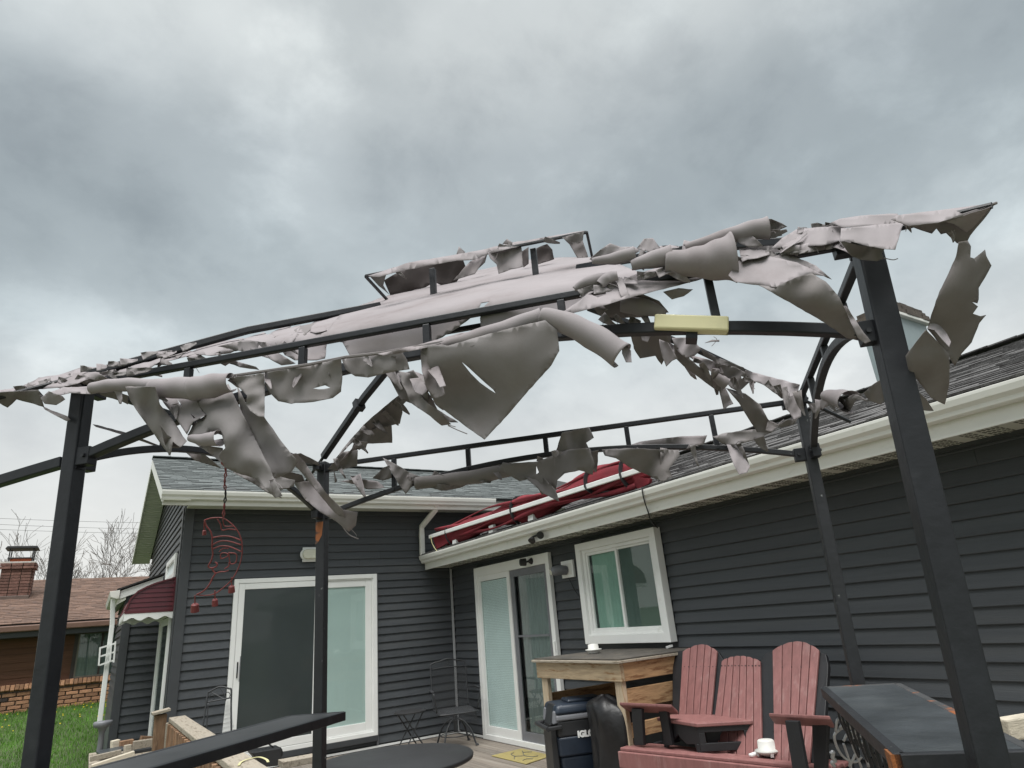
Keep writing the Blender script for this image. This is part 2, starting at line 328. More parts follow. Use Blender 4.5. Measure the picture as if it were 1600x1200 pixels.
# ---- deck of separate planks running along the side wall
deck = struct(B(-3.78, -.03, -10, -.03, -.30, -.045).build('deck', M['wood_stain']))
pm = B(-.07, .07, -1, 0, -.038, 0).build('plank', M['deck'], deck, .004)
pm.location = Vector((0, 0, 0)); me_pl = pm.data
bpy.data.objects.remove(pm)
me_pl = bpy.data.meshes.new('plank'); bxm = MB().box(-.0695, .0695, -1, 0, -.036, 0)
me_pl.from_pydata(bxm.v, [], bxm.f); me_pl.update(); me_pl.materials.append(M['deck'])
def plank(x, y0, y1, z):
    o = bpy.data.objects.new('plank', me_pl); C.objects.link(o); o.parent = deck
    o.location = Vector((x, y1, z))-Vector(WL['deck']); o.scale = (1, y1-y0, 1)
    b = o.modifiers.new('bevel', 'BEVEL'); b.width = .004; b.segments = 1
k = 0; x = -.105
while x > -6.0:
    if x > -3.75:
        cut = [-3.3, -5.1, -2.2, -6.0, -4.1][k % 5]
        plank(x, cut+.0025, -.03, random.uniform(-.002, .002)); plank(x, -10, cut-.0025, random.uniform(-.002, .002))
    else: plank(x, -10, -6.1, random.uniform(-.002, .002))
    x -= .146; k += 1
B(-5.98, -3.80, -10, -6.12, -.30, -.046).build('joist_skirt', M['wood_stain'], deck)

# ================================================================== HOUSE
house = thing('house', (0, 0, 0), 'L-shaped single-storey house with charcoal lap siding and cream gutters', 'house')
# one lap board shared by all courses: length 1 along +X, proud side -Y
mb = MB().prism([(0, 0, .005), (0, .003, 0), (0, .020, .0), (0, .028, ROW+.012), (0, .022, ROW+.012)], (1, 0, 0))
me_bd = bpy.data.meshes.new('siding_board'); me_bd.from_pydata(mb.v, [], mb.f); me_bd.materials.append(M['siding'])
bm_ = bmesh.new(); bm_.from_mesh(me_bd); bmesh.ops.recalc_face_normals(bm_, faces=bm_.faces); bm_.to_mesh(me_bd); bm_.free()
def board(parent, p, ln, side, zs=1.0):
    if ln < .02: return
    o = bpy.data.objects.new('siding_board', me_bd); C.objects.link(o); o.parent = parent
    o.location = Vector(p)-Vector(WL[parent.name])+Vector((0, 0, random.uniform(-.0015, .0015))); o.scale = (ln, 1, zs); o.rotation_euler.y = random.uniform(-.0004, .0004) if not side else 0
    if side: o.rotation_euler.z = -math.pi/2
# -- end wall with the left sliding door (plane y = 0)
wallB = B(-3.66, 3.4, .029, .16, -.3, 3.12).build('wall', M['charcoal_trim'], house)
wallB['label'] = 'end wall with the large sliding door'
DX0, DX1, DZ0, DZ1 = -3.046, -1.185, .150, 2.165
for n in range(-10, 21):
    z = Z0-n*ROW
    segs = [(-3.58, 3.3)] if z > 2.30 else [(-3.58, -.012)]
    if z+ROW > DZ0+.02 and z < DZ1-.01:
        segs = [(-3.58, DX0), (DX1+.018, -.012)]
    elif z <= DZ0+.02: segs = [(-3.58, DX1), (DX1+.018, -.012)]
    for a, b in segs:
        if z < 2.3 and b > -.1 and z+ROW > 2.42: b = -.012
        j_ = a+(b-a)*(.3+.4*((n*.618) % 1))
        if b-a > 3.0: board(wallB, (a, 0, z), j_-a-.002, 0); board(wallB, (j_, 0, z), b-j_, 0)
        else: board(wallB, (a, 0, z), b-a, 0)
B(-3.672, -3.565, -.018, .01, -.25, 3.06).build('corner_post', M['charcoal_trim'], wallB, .003)
B(-1.187, -1.166, -.014, .005, .0, 2.16).build('trim_strip', M['grey_pl'], wallB)
B(-.026, -.002, -.028, -.001, .0, 2.215).build('corner_strip', mat('pale_grey_trim', (.42, .43, .44), .4, .06, 5), wallB)
B(-3.5, -.03, -.022, .0, .004, .026).build('base_trim', M['white'], wallB)
# -- long side wall (plane x = 0)
wallR = B(.029, .16, -12, -.001, -.3, 2.24).build('wall', M['charcoal_trim'], house)
wallR['label'] = 'long side wall with a window and a sliding door'
RY0, RY1 = -2.625, -.79; WY0, WY1, WZ0, WZ1 = -4.447, -3.20, 1.108, 2.128
for n in range(-2, 21):
    z = Z0-n*ROW; h = 1.0
    if n == -2: continue
    segs = [(-12, -.03)]
    cuts = []
    if z < 2.11: cuts.append((RY0, RY1))
    if z+ROW > WZ0+.01 and z < WZ1-.01: cuts.append((WY0, WY1))
    for c0, c1 in cuts:
        new = []
        for a, b in segs:
            if c0 > a and c1 < b: new += [(a, c0), (c1, b)]
            else: new.append((a, b))
        segs = new
    for a, b in segs:
        if a == -12:                                        # long runs are made of shorter pieces with a butt joint
            j = -7.2-((n*1.37) % 3.0); board(wallR, (0, b, z), b-j-.002, 1); board(wallR, (0, j, z), j-a, 1)
        else: board(wallR, (0, b, z), b-a, 1)
B(-.016, .006, -12, -2.7, .004, .024).build('base_trim', M['white'], wallR)
B(-.016, .006, -.78, -.03, .004, .024).build('base_trim', M['white'], wallR)
# -- gable wall (plane x = -3.67, faces left)
RY, RZ, EZ, EY = 2.85, 4.378, 3.17, -.5                     # ridge and eave lines of the end wing
sl = (RZ-EZ)/(RY-EY)
wallG = MB().prism([(-3.641, .16, -.4), (-3.641, 6.0, -.4), (-3.641, 6.0, 3.0), (-3.641, RY, RZ-.12), (-3.641, .16, 3.12)], (.1, 0, 0)).build('wall', M['charcoal_trim'], house)
wallG['label'] = 'gable wall on the left'
for n in range(-22, 23):
    z = Z0-n*ROW; zt = z+ROW
    y0, y1 = .02, 6.0
    if zt > 3.05: y0 = max(y0, EY+(zt-EZ+.10)/sl); y1 = 2*RY-y0
    if y1-y0 < .1: continue
    segs = [(y0, y1)]
    if z < 1.90: segs = [(y0, .36), (1.72, y1)]
    elif 2.28 < z < 2.58: segs = [(y0, .44), (1.65, y1)]
    for a, b in segs: board(wallG, (-3.67, b, z), b-a, 1)
B(-3.69, -3.673, .015, .115, -.25, 3.05).build('corner_post', M['charcoal_trim'], wallG, .003)

# -- shingled roofs: separate tabs laid in courses on a slope
def shingles(name, O, U, V, LU, LV, m, parent, rs, exp=.135, tab=(.12, .34), seed=1):
    rr = random.Random(seed); O = Vector(O); U = Vector(U).normalized(); V = Vector(V).normalized(); Nn = U.cross(V).normalized()
    if Nn.z < 0: Nn = -Nn
    b = MB(); v = 0
    while v < LV:
        u = -rr.uniform(0, .2); h = min(exp*1.35, LV-v+.02)
        while u < LU:
            l_ = rr.uniform(*tab); a = max(u, 0); e = min(u+l_-.004, LU)
            if e-a > .02:
                t = rr.choice((.004, .009, .011)); dv = -rr.uniform(0, .008)
                p = [O+U*a+V*(v+dv), O+U*e+V*(v+dv), O+U*e+V*(v+h), O+U*a+V*(v+h)]
                b.add([p[0]+Nn*(.004+t), p[1]+Nn*(.004+t), p[2]+Nn*.003, p[3]+Nn*.003, p[0]+Nn*.0, p[1]+Nn*.0], [(0, 1, 2, 3), (4, 5, 1, 0), (4, 0, 3), (5, 2, 1)])
            u += l_
        v += exp
    o = b.build(name, m, parent); return stuff(o)
rB = MB()
th = .02
rB.prism([(-3.975, EY-.02, EZ+.012), (-3.975, RY, RZ), (-3.975, 2*RY-EY+.02, EZ+.012), (-3.975, 2*RY-EY+.02, EZ-.03), (-3.975, RY, RZ-.045), (-3.975, EY-.02, EZ-.03)], (8.0, 0, 0))
roofB = rB.build('roof', M['roofing'], house); roofB['label'] = 'grey shingled roof of the end wing'
cs = math.hypot(RY-EY, RZ-EZ)
shingles('shingles', (-3.985, EY-.03, EZ+.012-.03*sl), (1, 0, 0), (0, RY-EY, RZ-EZ), 7.0, cs+.04, M['shingle'], roofB, 1, seed=5)
mbr = MB()
for i in range(28): mbr.bar((-3.98+i*.25, RY, RZ+.022), (-3.98+i*.25+.262, RY, RZ+.026), .24, .012)
stuff(mbr.build('ridge_caps', M['shingle'], roofB))
RM = .34; RX1 = 3.0; rz = lambda x: 2.405+RM*(x+.50)
roofR = MB().prism([(-.50, -12, rz(-.5)), (RX1, -12, rz(RX1)), (2*RX1+.5, -12, rz(-.5)), (2*RX1+.5, -12, rz(-.5)-.05), (RX1, -12, rz(RX1)-.05), (-.50, -12, rz(-.5)-.03)], (0, 11.99, 0)).build('roof', M['roofing'], house)
roofR['label'] = 'weathered shingled roof of the long wing'
shingles('shingles', (-.515, -.015, rz(-.515)), (0, -1, 0), (1, 0, RM), 11.9, math.hypot(3.5, 3.5*RM), M['shingle_w'], roofR, 1, seed=9)
mbr = MB()
for i in range(46): mbr.bar((RX1, -.02-i*.26, rz(RX1)+.016), (RX1, -.02-i*.26-.272, rz(RX1)+.022), .26, .012)
stuff(mbr.build('ridge_caps', M['shingle_w'], roofR))
# -- gutters, fascias, soffits
def gutter(axis, a, b, face, zt, sgn=-1):
    pr = [(0, 0), (0, -.105), (.045, -.108), (.062, -.098), (.066, -.074), (.088, -.052), (.096, -.018), (.096, 0), (.088, 0), (.086, -.012), (.02, -.02), (.012, 0)]
    pts = []
    for d, z in pr:
        pts.append((face-d, a, zt+z) if axis == 'y' else (a, face-d, zt+z))
    g_ = MB().prism(pts, (0, b-a, 0) if axis == 'y' else (b-a, 0, 0))
    return g_.build('gutter', M['cream'], house, .002, seg=1)
gR = gutter('y', -12, -.012, -.43, 2.392)
gB = gutter('x', -3.985, .55, -.45, 3.168)
B(-.430, -.405, -12, -.006, 2.195, 2.375).build('fascia', M['cream'], house, .003)
B(-3.965, .9, -.450, -.425, 3.005, 3.15).build('fascia', M['cream'], house, .003)
sR = B(-.405, -.002, -12, -.006, 2.217, 2.235).build('soffit', M['soffit'], house)
B(-.030, -.001, -12, -.03, 2.19, 2.2165).build('soffit_trim', M['charcoal_trim'], house)
B(-3.66, .9, -.425, -.002, 3.045, 3.06).build('soffit', M['soffit'], house)
sm = MB(); y = -.15; i = 0
while y > -11.5:                                            # perforated strips of the soffit panels, two of every three grooves
    if i % 12 not in (0, 1, 2, 6):
        for j in range(5):
            x = -.37+j*.072; sm.box(x, x+.046, y-.005, y+.004, 2.2135, 2.2165)
    y -= .0235; i += 1
stuff(sm.build('soffit_slots', M['soffit_hole'], sR))
gm = MB(); y = -.1
while y > -11.8: gm.box(-.404, -.003, y-.003, y+.003, 2.2125, 2.2168); y -= .282
stuff(gm.build('soffit_ribs', M['soffit'], sR))
# downspout of the end wing: out of the gutter, offset back to the wall, down behind the lower gutter
dsp = MB(); P3 = [ony(682, 787, -.47), ony(680, 797, -.40), ony(659, 823, -.09), ony(659, 835, -.06), ony(660, 868, -.06)]
dsp.sweep([tuple(p) for p in P3], .075, .055, (0, 1, 0)); dsp.build('downspout', M['cream'], house, .012)
# -- rake of the gable: fascia boards and ribbed soffit on both slopes
for s_ in (1, -1):
    yA, yB = (EY-.02, RY) if s_ == 1 else (2*RY-EY, RY)
    MB().bar((-3.968, yA, EZ-.075), (-3.968, yB, RZ-.085), .02, .13).build('rake_fascia', M['cream'], house)
    so = MB().bar((-3.815, yA, EZ-.115), (-3.815, yB, RZ-.125), .29, .012).build('rake_soffit', M['soffit'], house)
    rb = MB(); n_ = 38
    for i in range(n_):
        t = (i+.5)/n_; y_ = yA+(yB-yA)*t; z_ = EZ-.122+(RZ-EZ-.01)*t; rb.box(-3.955, -3.675, y_-.006, y_+.006, z_-.008, z_+.002)
    stuff(rb.build('soffit_ribs', M['soffit'], so))

# -- big sliding door in the end wall
sdo = B(DX0+.03, DX1-.03, .0, .028, DZ0, DZ1-.03).build('sliding_door', M['interior'], house); sdo['label'] = 'white sliding door with dark screen on its left half'
def ring(x0, x1, z0, z1, wd, y0, y1, bot=None, top=None):
    bt = bot or wd; tp = top or wd
    return MB().box(x0, x0+wd, y0, y1, z0, z1).box(x1-wd, x1, y0, y1, z0, z1).box(x0+wd, x1-wd, y0, y1, z0, z0+bt).box(x0+wd, x1-wd, y0, y1, z1-tp, z1)
ring(DX0, DX1, DZ0, DZ1, .055, -.045, 0.0, .05).build('frame', M['white'], sdo, .004)
ring(DX0+.055, DX1-.055, DZ0+.05, DZ1-.055, .018, -.03, -.001).build('inner_frame', M['white'], sdo, .003)
xm = -2.005
ring(xm-.02, DX1-.074, DZ0+.068, DZ1-.074, .085, -.018, -.002, .10).build('sash', M['white'], sdo, .004)
ring(DX0+.06, xm+.035, DZ0+.055, DZ1-.06, .070, -.040, -.019, .085).build('sash', M['white'], sdo, .004)
B(xm+.06, DX1-.155, -.0015, -.0005, DZ0+.16, DZ1-.155).build('blind', M['film'], sdo)
B(xm+.062, DX1-.157, -.012, -.009, DZ0+.165, DZ1-.157).build('pane', M['pane'], sdo)
B(DX0+.128, xm-.034, -.030, -.028, DZ0+.138, DZ1-.128).build('screen', M['screen'], sdo)
B(DX0+.130, xm-.036, -.0345, -.0325, DZ0+.140, DZ1-.130).build('pane', M['pane_dim'], sdo)
hd = B(DX0+.088, DX0+.104, -.055, -.040, 1.02, 1.20).build('handle', M['black'], sdo, .006)
B(DX0+.120, DX0+.127, -.047, -.0405, .98, 1.26).build('strike', M['grey_pl'], sdo)
B(DX0-.01, DX1, -.05, -.012, .085, DZ0-.003).build('sill', M['charcoal_trim'], sdo, .003)
# -- sliding door in the side wall
ryv = lambda px_, py_: onx(px_, py_, -.02)[1]
rdo = B(.0, .028, RY0+.03, RY1-.03, 0, 2.09).build('sliding_door', M['interior'], house); rdo['label'] = 'white sliding door with closed blind in the side wall'
def ringy(y0, y1, z0, z1, wd, x0, x1, bot=None, top=None):
    bt = bot or wd; tp = top or wd
    return MB().box(x0, x1, y0, y0+wd, z0, z1).box(x0, x1, y1-wd, y1, z0, z1).box(x0, x1, y0+wd, y1-wd, z0, z0+bt).box(x0, x1, y0+wd, y1-wd, z1-tp, z1)
ringy(RY0, RY1, 0.004, 2.12, .075, -.050, 0, .06, .12).build('frame', M['white'], rdo, .004)
ym = -1.70
ringy(ym, RY1-.075, .064, 2.0, .07, -.036, -.012, .10).build('sash', M['white'], rdo, .004)
ringy(RY0+.075, ym+.0, .064, 2.0, .085, -.022, -.001, .10).build('sash', M['grey_pl'], rdo, .004)
bl = MB()
for i in range(88): bl.box(-.0105, -.0085, ym+.07, RY1-.145, .165+i*.020, .165+i*.020+.0185)
stuff(bl.build('blind', M['curtain_w'], rdo))
B(-.026, -.023, ym+.071, RY1-.146, .165, 1.93).build('pane', M['pane'], rdo)
B(.0, .002, RY0+.16, ym-.085, .165, 1.915).build('dark_interior', M['interior'], rdo)
cv = MB()
for i in range(14):
    y = RY0+.165+i*.042; cv.add([(-.004-(i % 2)*.004, y, .17), (-.004-((i+1) % 2)*.004, y+.042, .17), (-.004-((i+1) % 2)*.004, y+.042, 1.91), (-.004-(i % 2)*.004, y, 1.91)], [(0, 1, 2, 3)])
cv.build('curtain', mat('grey_sheer', (.16, .175, .175), .9, .25, 3, stretch=(1, 9, 1)), rdo)
B(-.030, -.0225, RY0+.16, ym-.085, 1.20, 1.222).build('crossbar', M['grey_pl'], rdo)
B(-.017, -.013, RY0+.16, ym-.085, .165, 1.915).build('pane', M['pane'], rdo)
B(-.07, -.050, RY0+.01, RY0+.05, .95, 1.15).build('handle', M['white'], rdo, .008)
# -- window in the side wall
win = B(.0, .028, WY0+.05, WY1-.05, WZ0+.05, WZ1-.05).build('window', M['interior'], house)
ringy(WY0, WY1, WZ0, WZ1, .075, -.085, 0, .085, .075).build('casing', M['white'], win, .004)
ringy(WY0+.0751, WY1-.0751, WZ0+.0851, WZ1-.0751, .045, -.055, -.001, .035, .035).build('frame', M['white'], win, .003)
wm = (WY0+WY1)/2+.01
y0_, y1_ = WY0+.12, WY1-.12; z0_, z1_ = WZ0+.12, WZ1-.11
ringy(wm-.012, y1_, z0_, z1_, .028, -.040, -.012).build('sash', M['white'], win, .003)
ringy(y0_, wm+.012, z0_, z1_, .022, -.030, -.004).build('sash', M['white'], win, .003)
cu = MB()
for i in range(16):
    y = wm+.016+i*.026; a, b = (-.003, -.008) if i % 2 else (-.008, -.003)
    cu.add([(a, y, z0_+.025), (b, y+.026, z0_+.025), (b, y+.026, z1_-.025), (a, y, z1_-.025)], [(0, 1, 2, 3)])
cu.build('curtain', M['curtain_g'], win)
B(-.0035, -.002, y0_+.02, wm-.01, z0_+.02, z1_-.02).build('blind', mat('dim_green_blind', (.10, .135, .12), .8, .1, 3), win)
B(-.024, -.021, wm+.016, y1_-.028, z0_+.028, z1_-.028).build('pane', M['pane'], win)
B(-.016, -.013, y0_+.022, wm-.010, z0_+.022, z1_-.022).build('pane', M['pane'], win)
# -- side entry on the gable wall: door, small window, bump-out with its own roof
ent = B(-3.672, -3.66, .42, 1.68, -.1, 1.86).build('side_door', M['interior'], house)
ringy(.36, 1.72, -.1, 1.90, .10, -3.705, -3.672).build('frame', M['white'], ent, .004)
ringy(.47, 1.61, 0, 1.79, .09, -3.69, -3.674).build('sash', M['white'], ent, .004)
B(-3.684, -3.681, .56, 1.52, .1, 1.7).build('pane', M['pane'], ent)
w2 = B(-3.672, -3.66, .5, 1.6, 2.28, 2.55).build('window', M['curtain_w'], house)
ringy(.44, 1.65, 2.26, 2.56, .07, -3.70, -3.672).build('casing', M['white'], w2, .004)
bo = MB().prism([(-4.114, 2.030, -.4), (-3.67, 2.030, -.4), (-3.67, 2.030, 2.36), (-4.114, 2.030, 2.20)], (0, 3.0, 0)).build('wall', M['charcoal_trim'], house)
bo['label'] = 'narrow bump-out wall left of the gable'
for n in range(0, 24):
    z = Z0-n*ROW-.03; board(bo, (-4.05, 2.0, z), .375, 0)
for n in range(-1, 24):                                      # laps on its left side, seen end on
    o = bpy.data.objects.new('siding_board', me_bd); C.objects.link(o); o.parent = bo; o.location = Vector((-4.145, 4.9, Z0-n*ROW-.03)); o.scale = (2.86, 1, 1); o.rotation_euler.z = -math.pi/2
B(-4.145, -4.045, 1.984, 2.012, -.3, 2.2).build('corner_post', M['charcoal_trim'], bo, .003)
B(-4.147, -4.128, 1.9835, 2.06, -.3, 2.16).build('corner_post', M['charcoal_trim'], bo, .003)
fa = MB().prism([(-4.217, 1.93, 2.12), (-3.70, 1.93, 2.31), (-3.70, 1.93, 2.415), (-4.217, 1.93, 2.232)], (0, .02, 0)).build('fascia', M['white'], house, .003)
MB().prism([(-4.26, 1.90, 2.235), (-3.69, 1.90, 2.437), (-3.69, 1.90, 2.46), (-4.26, 1.90, 2.258)], (0, 3.2, 0)).build('roof', M['roofing'], house)
gb2 = MB().prism([(-4.345, 1.90, 2.225), (-4.222, 1.90, 2.24), (-4.222, 1.90, 2.13), (-4.25, 1.90, 2.125), (-4.325, 1.90, 2.15)], (0, 3.0, 0)).build('gutter', M['cream'], house, .003)
MB().prism([(-4.24, 1.94, 2.05), (-4.14, 1.94, 2.11), (-4.14, 1.94, 2.2), (-4.24, 1.94, 2.14)], (0, 3.0, 0)).build('soffit', M['soffit'], house)
MB().sweep([(-4.29, 2.05, 2.14), (-4.285, 2.05, 2.05), (-4.262, 2.06, 1.8), (-4.262, 2.06, .55)], .06, .05, (0, 1, 0)).build('downspout', M['white'], house, .008)
la = thing('lattice_bracket', (-4.3, 2.02, 1.2), 'small white open frame fixed beside the downspout on the bump-out', 'bracket')
for p, q in (((-4.36, 1.28), (-4.19, 1.33)), ((-4.37, 1.50), (-4.20, 1.545)), ((-4.365, 1.39), (-4.195, 1.435))): MB().bar((p[0], 2.0, p[1]), (q[0], 2.0, q[1]), .02, .022).build('rail', M['white'], la)
for p, q in (((-4.36, 1.28), (-4.37, 1.51)), ((-4.19, 1.30), (-4.20, 1.57)), ((-4.235, 1.31), (-4.245, 1.53))): MB().bar((p[0], 1.99, p[1]), (q[0], 1.99, q[1]), .02, .02, (0, 1, 0)).build('upright', M['white'], la)
# -- maroon awning over the side door
aw = thing('door_awning', (-3.68, .9, 1.85), 'maroon slatted metal awning with white scalloped edge over side door', 'awning')
YA = .27; YB = 1.72
pp = lambda x, y, Y=YA: tuple(ony(x, y, Y))
cur = [(274.5, 903), (262, 906), (245, 911), (230, 917), (216, 924), (204, 936), (198, 950), (195, 955)]
cp = [pp(*q) for q in cur]
# side panel slats, each a strip between two heights under the curve
low = pp(272, 953)[2]; top = cp[0][2]
def xat(z):
    for a, b in zip(cp, cp[1:]):
        if b[2] <= z <= a[2]:
            t = (a[2]-z)/(a[2]-b[2]+1e-9); return a[0]+(b[0]-a[0])*t
    return cp[-1][0] if z < cp[-1][2] else cp[0][0]
ns = 7
for sd_, Y in ((0, YA), (1, YB)):
    for i in range(ns):
        za = low+(top-low)*i/ns; zb = low+(top-low)*(i+1)/ns-.004
        MB().prism([(xat(za), Y, za), (-3.675, Y, za), (-3.675, Y+.008, zb), (xat(zb), Y+.008, zb)], (0, .008, 0)).build('side_slat', M['maroon'], aw)
    MB().sweep([(p[0], Y, p[2]) for p in cp], .02, .02, (0, 1, 0)).build('edge_trim', M['maroon'], aw)
    MB().bar((cp[-1][0], Y-.006, low), (-3.675, Y-.006, low), .012, .03).build('edge_trim', M['maroon'], aw)
    MB().bar((-3.680, Y-.006, low), (-3.680, Y-.006, top), .02, .03, (0, 1, 0)).build('edge_trim', M['maroon'], aw)
for a, b in zip(cp, cp[1:]):
    MB().prism([(a[0], YA+.003, a[2]), (b[0]+.004, YA+.003, b[2]+.004), (b[0]+.004, YA+.003, b[2]-.004), (a[0], YA+.003, a[2]-.008)], (0, YB-YA+.008, 0)).build('roof_slat', M['maroon'], aw)
def scallop(p, q, n, h0, h1):
    p = Vector(p); q = Vector(q); t = [p+(q-p)*(i/(n*8)) for i in range(n*8+1)]
    topl = [v+Vector((0, 0, 0)) for v in t]; botl = [v-Vector((0, 0, h0+h1*math.cos(i/8*2*math.pi)*.5)) for i, v in enumerate(t)]
    b = MB(); vs = topl+botl; m_ = len(t); b.add(vs, [(i, i+1, m_+i+1, m_+i) for i in range(m_-1)]); return b
xl = cp[-1][0]-.006
sc1 = scallop((xl, YA-.008, low-.005), (-3.675, YA-.008, low-.005), 3, .075, .035).build('scalloped_edge', M['white'], aw)
sc2 = scallop((xl, YA-.008, low-.005), (xl, YB, low-.005), 8, .075, .035).build('scalloped_edge', M['white'], aw)
sc3 = scallop((xl, YB+.01, low-.005), (-3.675, YB+.01, low-.005), 3, .075, .035).build('scalloped_edge', M['white'], aw)
for o in (sc1, sc2, sc3): q_ = o.modifiers.new('solid', 'SOLIDIFY'); q_.thickness = .003
# -- chimney behind the ridge of the long wing
ch = thing('house_chimney', (3.2, -7, 3.3), 'pale blue sheathed chimney with weathered crown behind the tall post', 'chimney')
ch.location = (2.85, -5.7, 3.3); WL[ch.name] = (2.85, -5.7, 3.3)
cA = onx(1401, 494, 2.6); cL = onx(1344, 510, 2.6); cRx = ony(1443, 500, cA[1])[0]
x0, x1, y0, y1 = 2.6, float(cRx), float(cA[1]), float(cL[1])
B(x0, x1, y0, y1, 3.30, cA[2]).build('stack', M['chim_blue'], ch, .006)
B(x0+.004, x1-.004, y0-.004, y0-.001, 3.3, cA[2]).build('seam', M['chim_blue'], ch)
B(x0-.05, x1+.05, y0-.05, y1+.05, cA[2], cA[2]+.035).build('drip_edge', M['cream'], ch, .004)
cr = MB()
rr_ = random.Random(4)
for lev in range(3):
    z = cA[2]+.035+lev*.052; e = .05-.022*lev; xx = x0-e
    while xx < x1+e-.03:
        w_ = rr_.uniform(.08, .16); xe = min(xx+w_, x1+e)
        cr.box(xx, xe-.005, y0-e-rr_.uniform(0, .01), y1+e, z, z+.050+rr_.uniform(-.006, .006)); xx = xe
stuff(cr.build('crown', M['crown'], ch))

# ================================================================== NEIGHBOUR
NY = 9.0
nbz = gz(-5, NY)-.05
nb = thing('neighbour_house', (-6, NY, nbz), 'low brown house with brick base and brown roof beyond the lawn', 'house')
q = lambda x, y, Y=NY: ony(x, y, Y)
ez = q(80, 985)[2]                                          # top of the wall under the eave
bz = q(80, 1066)[2]                                         # top of the brick base
XL, XR = -9.5, -2.2
B(XL, XR, NY+.02, NY+.3, nbz-.2, ez+.25).build('wall', M['dark_trim'], nb)
wl_ = q(124, 990)[0]; wr_ = q(185, 990)[0]
wz0 = q(140, 1057)[2]; wz1 = q(140, 988)[2]
nrow = 7; rh = (ez-bz)/nrow
me_nb = bpy.data.meshes.new('wall_board'); mm = MB().prism([(0, -.022, 0), (0, .0, 0), (0, .012, 1), (0, -.004, 1)], (1, 0, 0)); me_nb.from_pydata(mm.v, [], mm.f); me_nb.materials.append(M['brown_side'])
bm_ = bmesh.new(); bm_.from_mesh(me_nb); bmesh.ops.recalc_face_normals(bm_, faces=bm_.faces); bm_.to_mesh(me_nb); bm_.free()
for i in range(nrow+1):
    z = bz+i*rh
    for a, b in ((XL, wl_-.07), (wr_+.07, XR)):
        o = bpy.data.objects.new('wall_board', me_nb); C.objects.link(o); o.parent = nb; o.location = Vector((a, NY, z))-Vector(WL[nb.name]); o.scale = (b-a, 1, rh*1.01)
nw = B(wl_, wr_, NY+.0, NY+.018, wz0, wz1).build('window', M['interior'], nb)
ring(wl_-.07, wr_+.07, wz0-.07, wz1+.07, .07, NY-.04, NY+.0).build('casing', M['dark_trim'], nw)
ring(wl_, wr_, wz0, wz1, .03, NY-.03, NY+.0).build('frame', mat('tan_sash', (.20, .185, .15), .5), nw)
wmid = q(160, 1000)[0]
B(wmid-.018, wmid+.018, NY-.03, NY-.001, wz0+.03, wz1-.03).build('mullion', M['dark_trim'], nw)
cu = MB()
for i in range(18):
    x = wl_+.03+i*(wr_-wl_-.06)/18; a, b = (NY-.002, NY-.007) if i % 2 else (NY-.007, NY-.002); dx = (wr_-wl_-.06)/18
    cu.add([(x, a, wz0+.03), (x+dx, b, wz0+.03), (x+dx, b, wz1-.03), (x, a, wz1-.03)], [(0, 1, 2, 3)])
cu.build('curtain', mat('grey_drape', (.16, .19, .185), .9), nw)
B(wl_+.03, wr_-.03, NY-.016, NY-.013, wz0+.03, wz1-.03).build('pane', M['pane'], nw)
# brick base: single bricks in running bond with mortar behind, a soldier sill on top
bw = B(XL, XR, NY-.085, NY+.0, nbz-.2, bz).build('brick_base', M['mortar'], nb)
me_bk = bpy.data.meshes.new('brick'); mm = MB().box(-.112, .112, -.03, .03, -.033, .033); me_bk.from_pydata(mm.v, [], mm.f); me_bk.materials.append(M['brick'])
rbk = random.Random(11)
def inst(me, name, parent, p, scale=(1, 1, 1), rot=None, bev=0):
    o = bpy.data.objects.new(name, me); C.objects.link(o); o.parent = parent; o.location = Vector(p)-Vector(WL[parent.name]); o.scale = scale
    if rot: o.rotation_euler = rot
    if bev: b = o.modifiers.new('bevel', 'BEVEL'); b.width = bev; b.segments = 1
    return o
M_bd = mat('dark_burnt_brick', (.06, .045, .04), .9, .3, 9, .7, 40, rnd=.2)
me_bd2 = me_bk.copy(); me_bd2.materials.clear(); me_bd2.materials.append(M_bd)
z = bz-.165; row = 0
while z > nbz-.02:
    x = -7.0+(row % 2)*.12
    while x < -3.2:
        o = inst(me_bd2 if rbk.random() < .06 else me_bk, 'brick', bw, (x, NY-.088-rbk.uniform(0, .014), z+rbk.uniform(-.004, .004)), (1+rbk.uniform(-.06, .02), 1, 1+rbk.uniform(-.1, .05)), (0, rbk.uniform(-.012, .012), 0), .006)
        x += .242
    z -= .08; row += 1
me_sb = bpy.data.meshes.new('sill_brick'); mm = MB().box(-.034, .034, -.08, .08, -.055, .055); me_sb.from_pydata(mm.v, [], mm.f); me_sb.materials.append(M['brick'])
x = -7.0
while x < -3.2:
    inst(me_sb, 'sill_brick', bw, (x, NY-.10, bz-.04+rbk.uniform(-.006, .006)), (1, 1, 1), (R(-14), 0, rbk.uniform(-.03, .03)), .006); x += .078
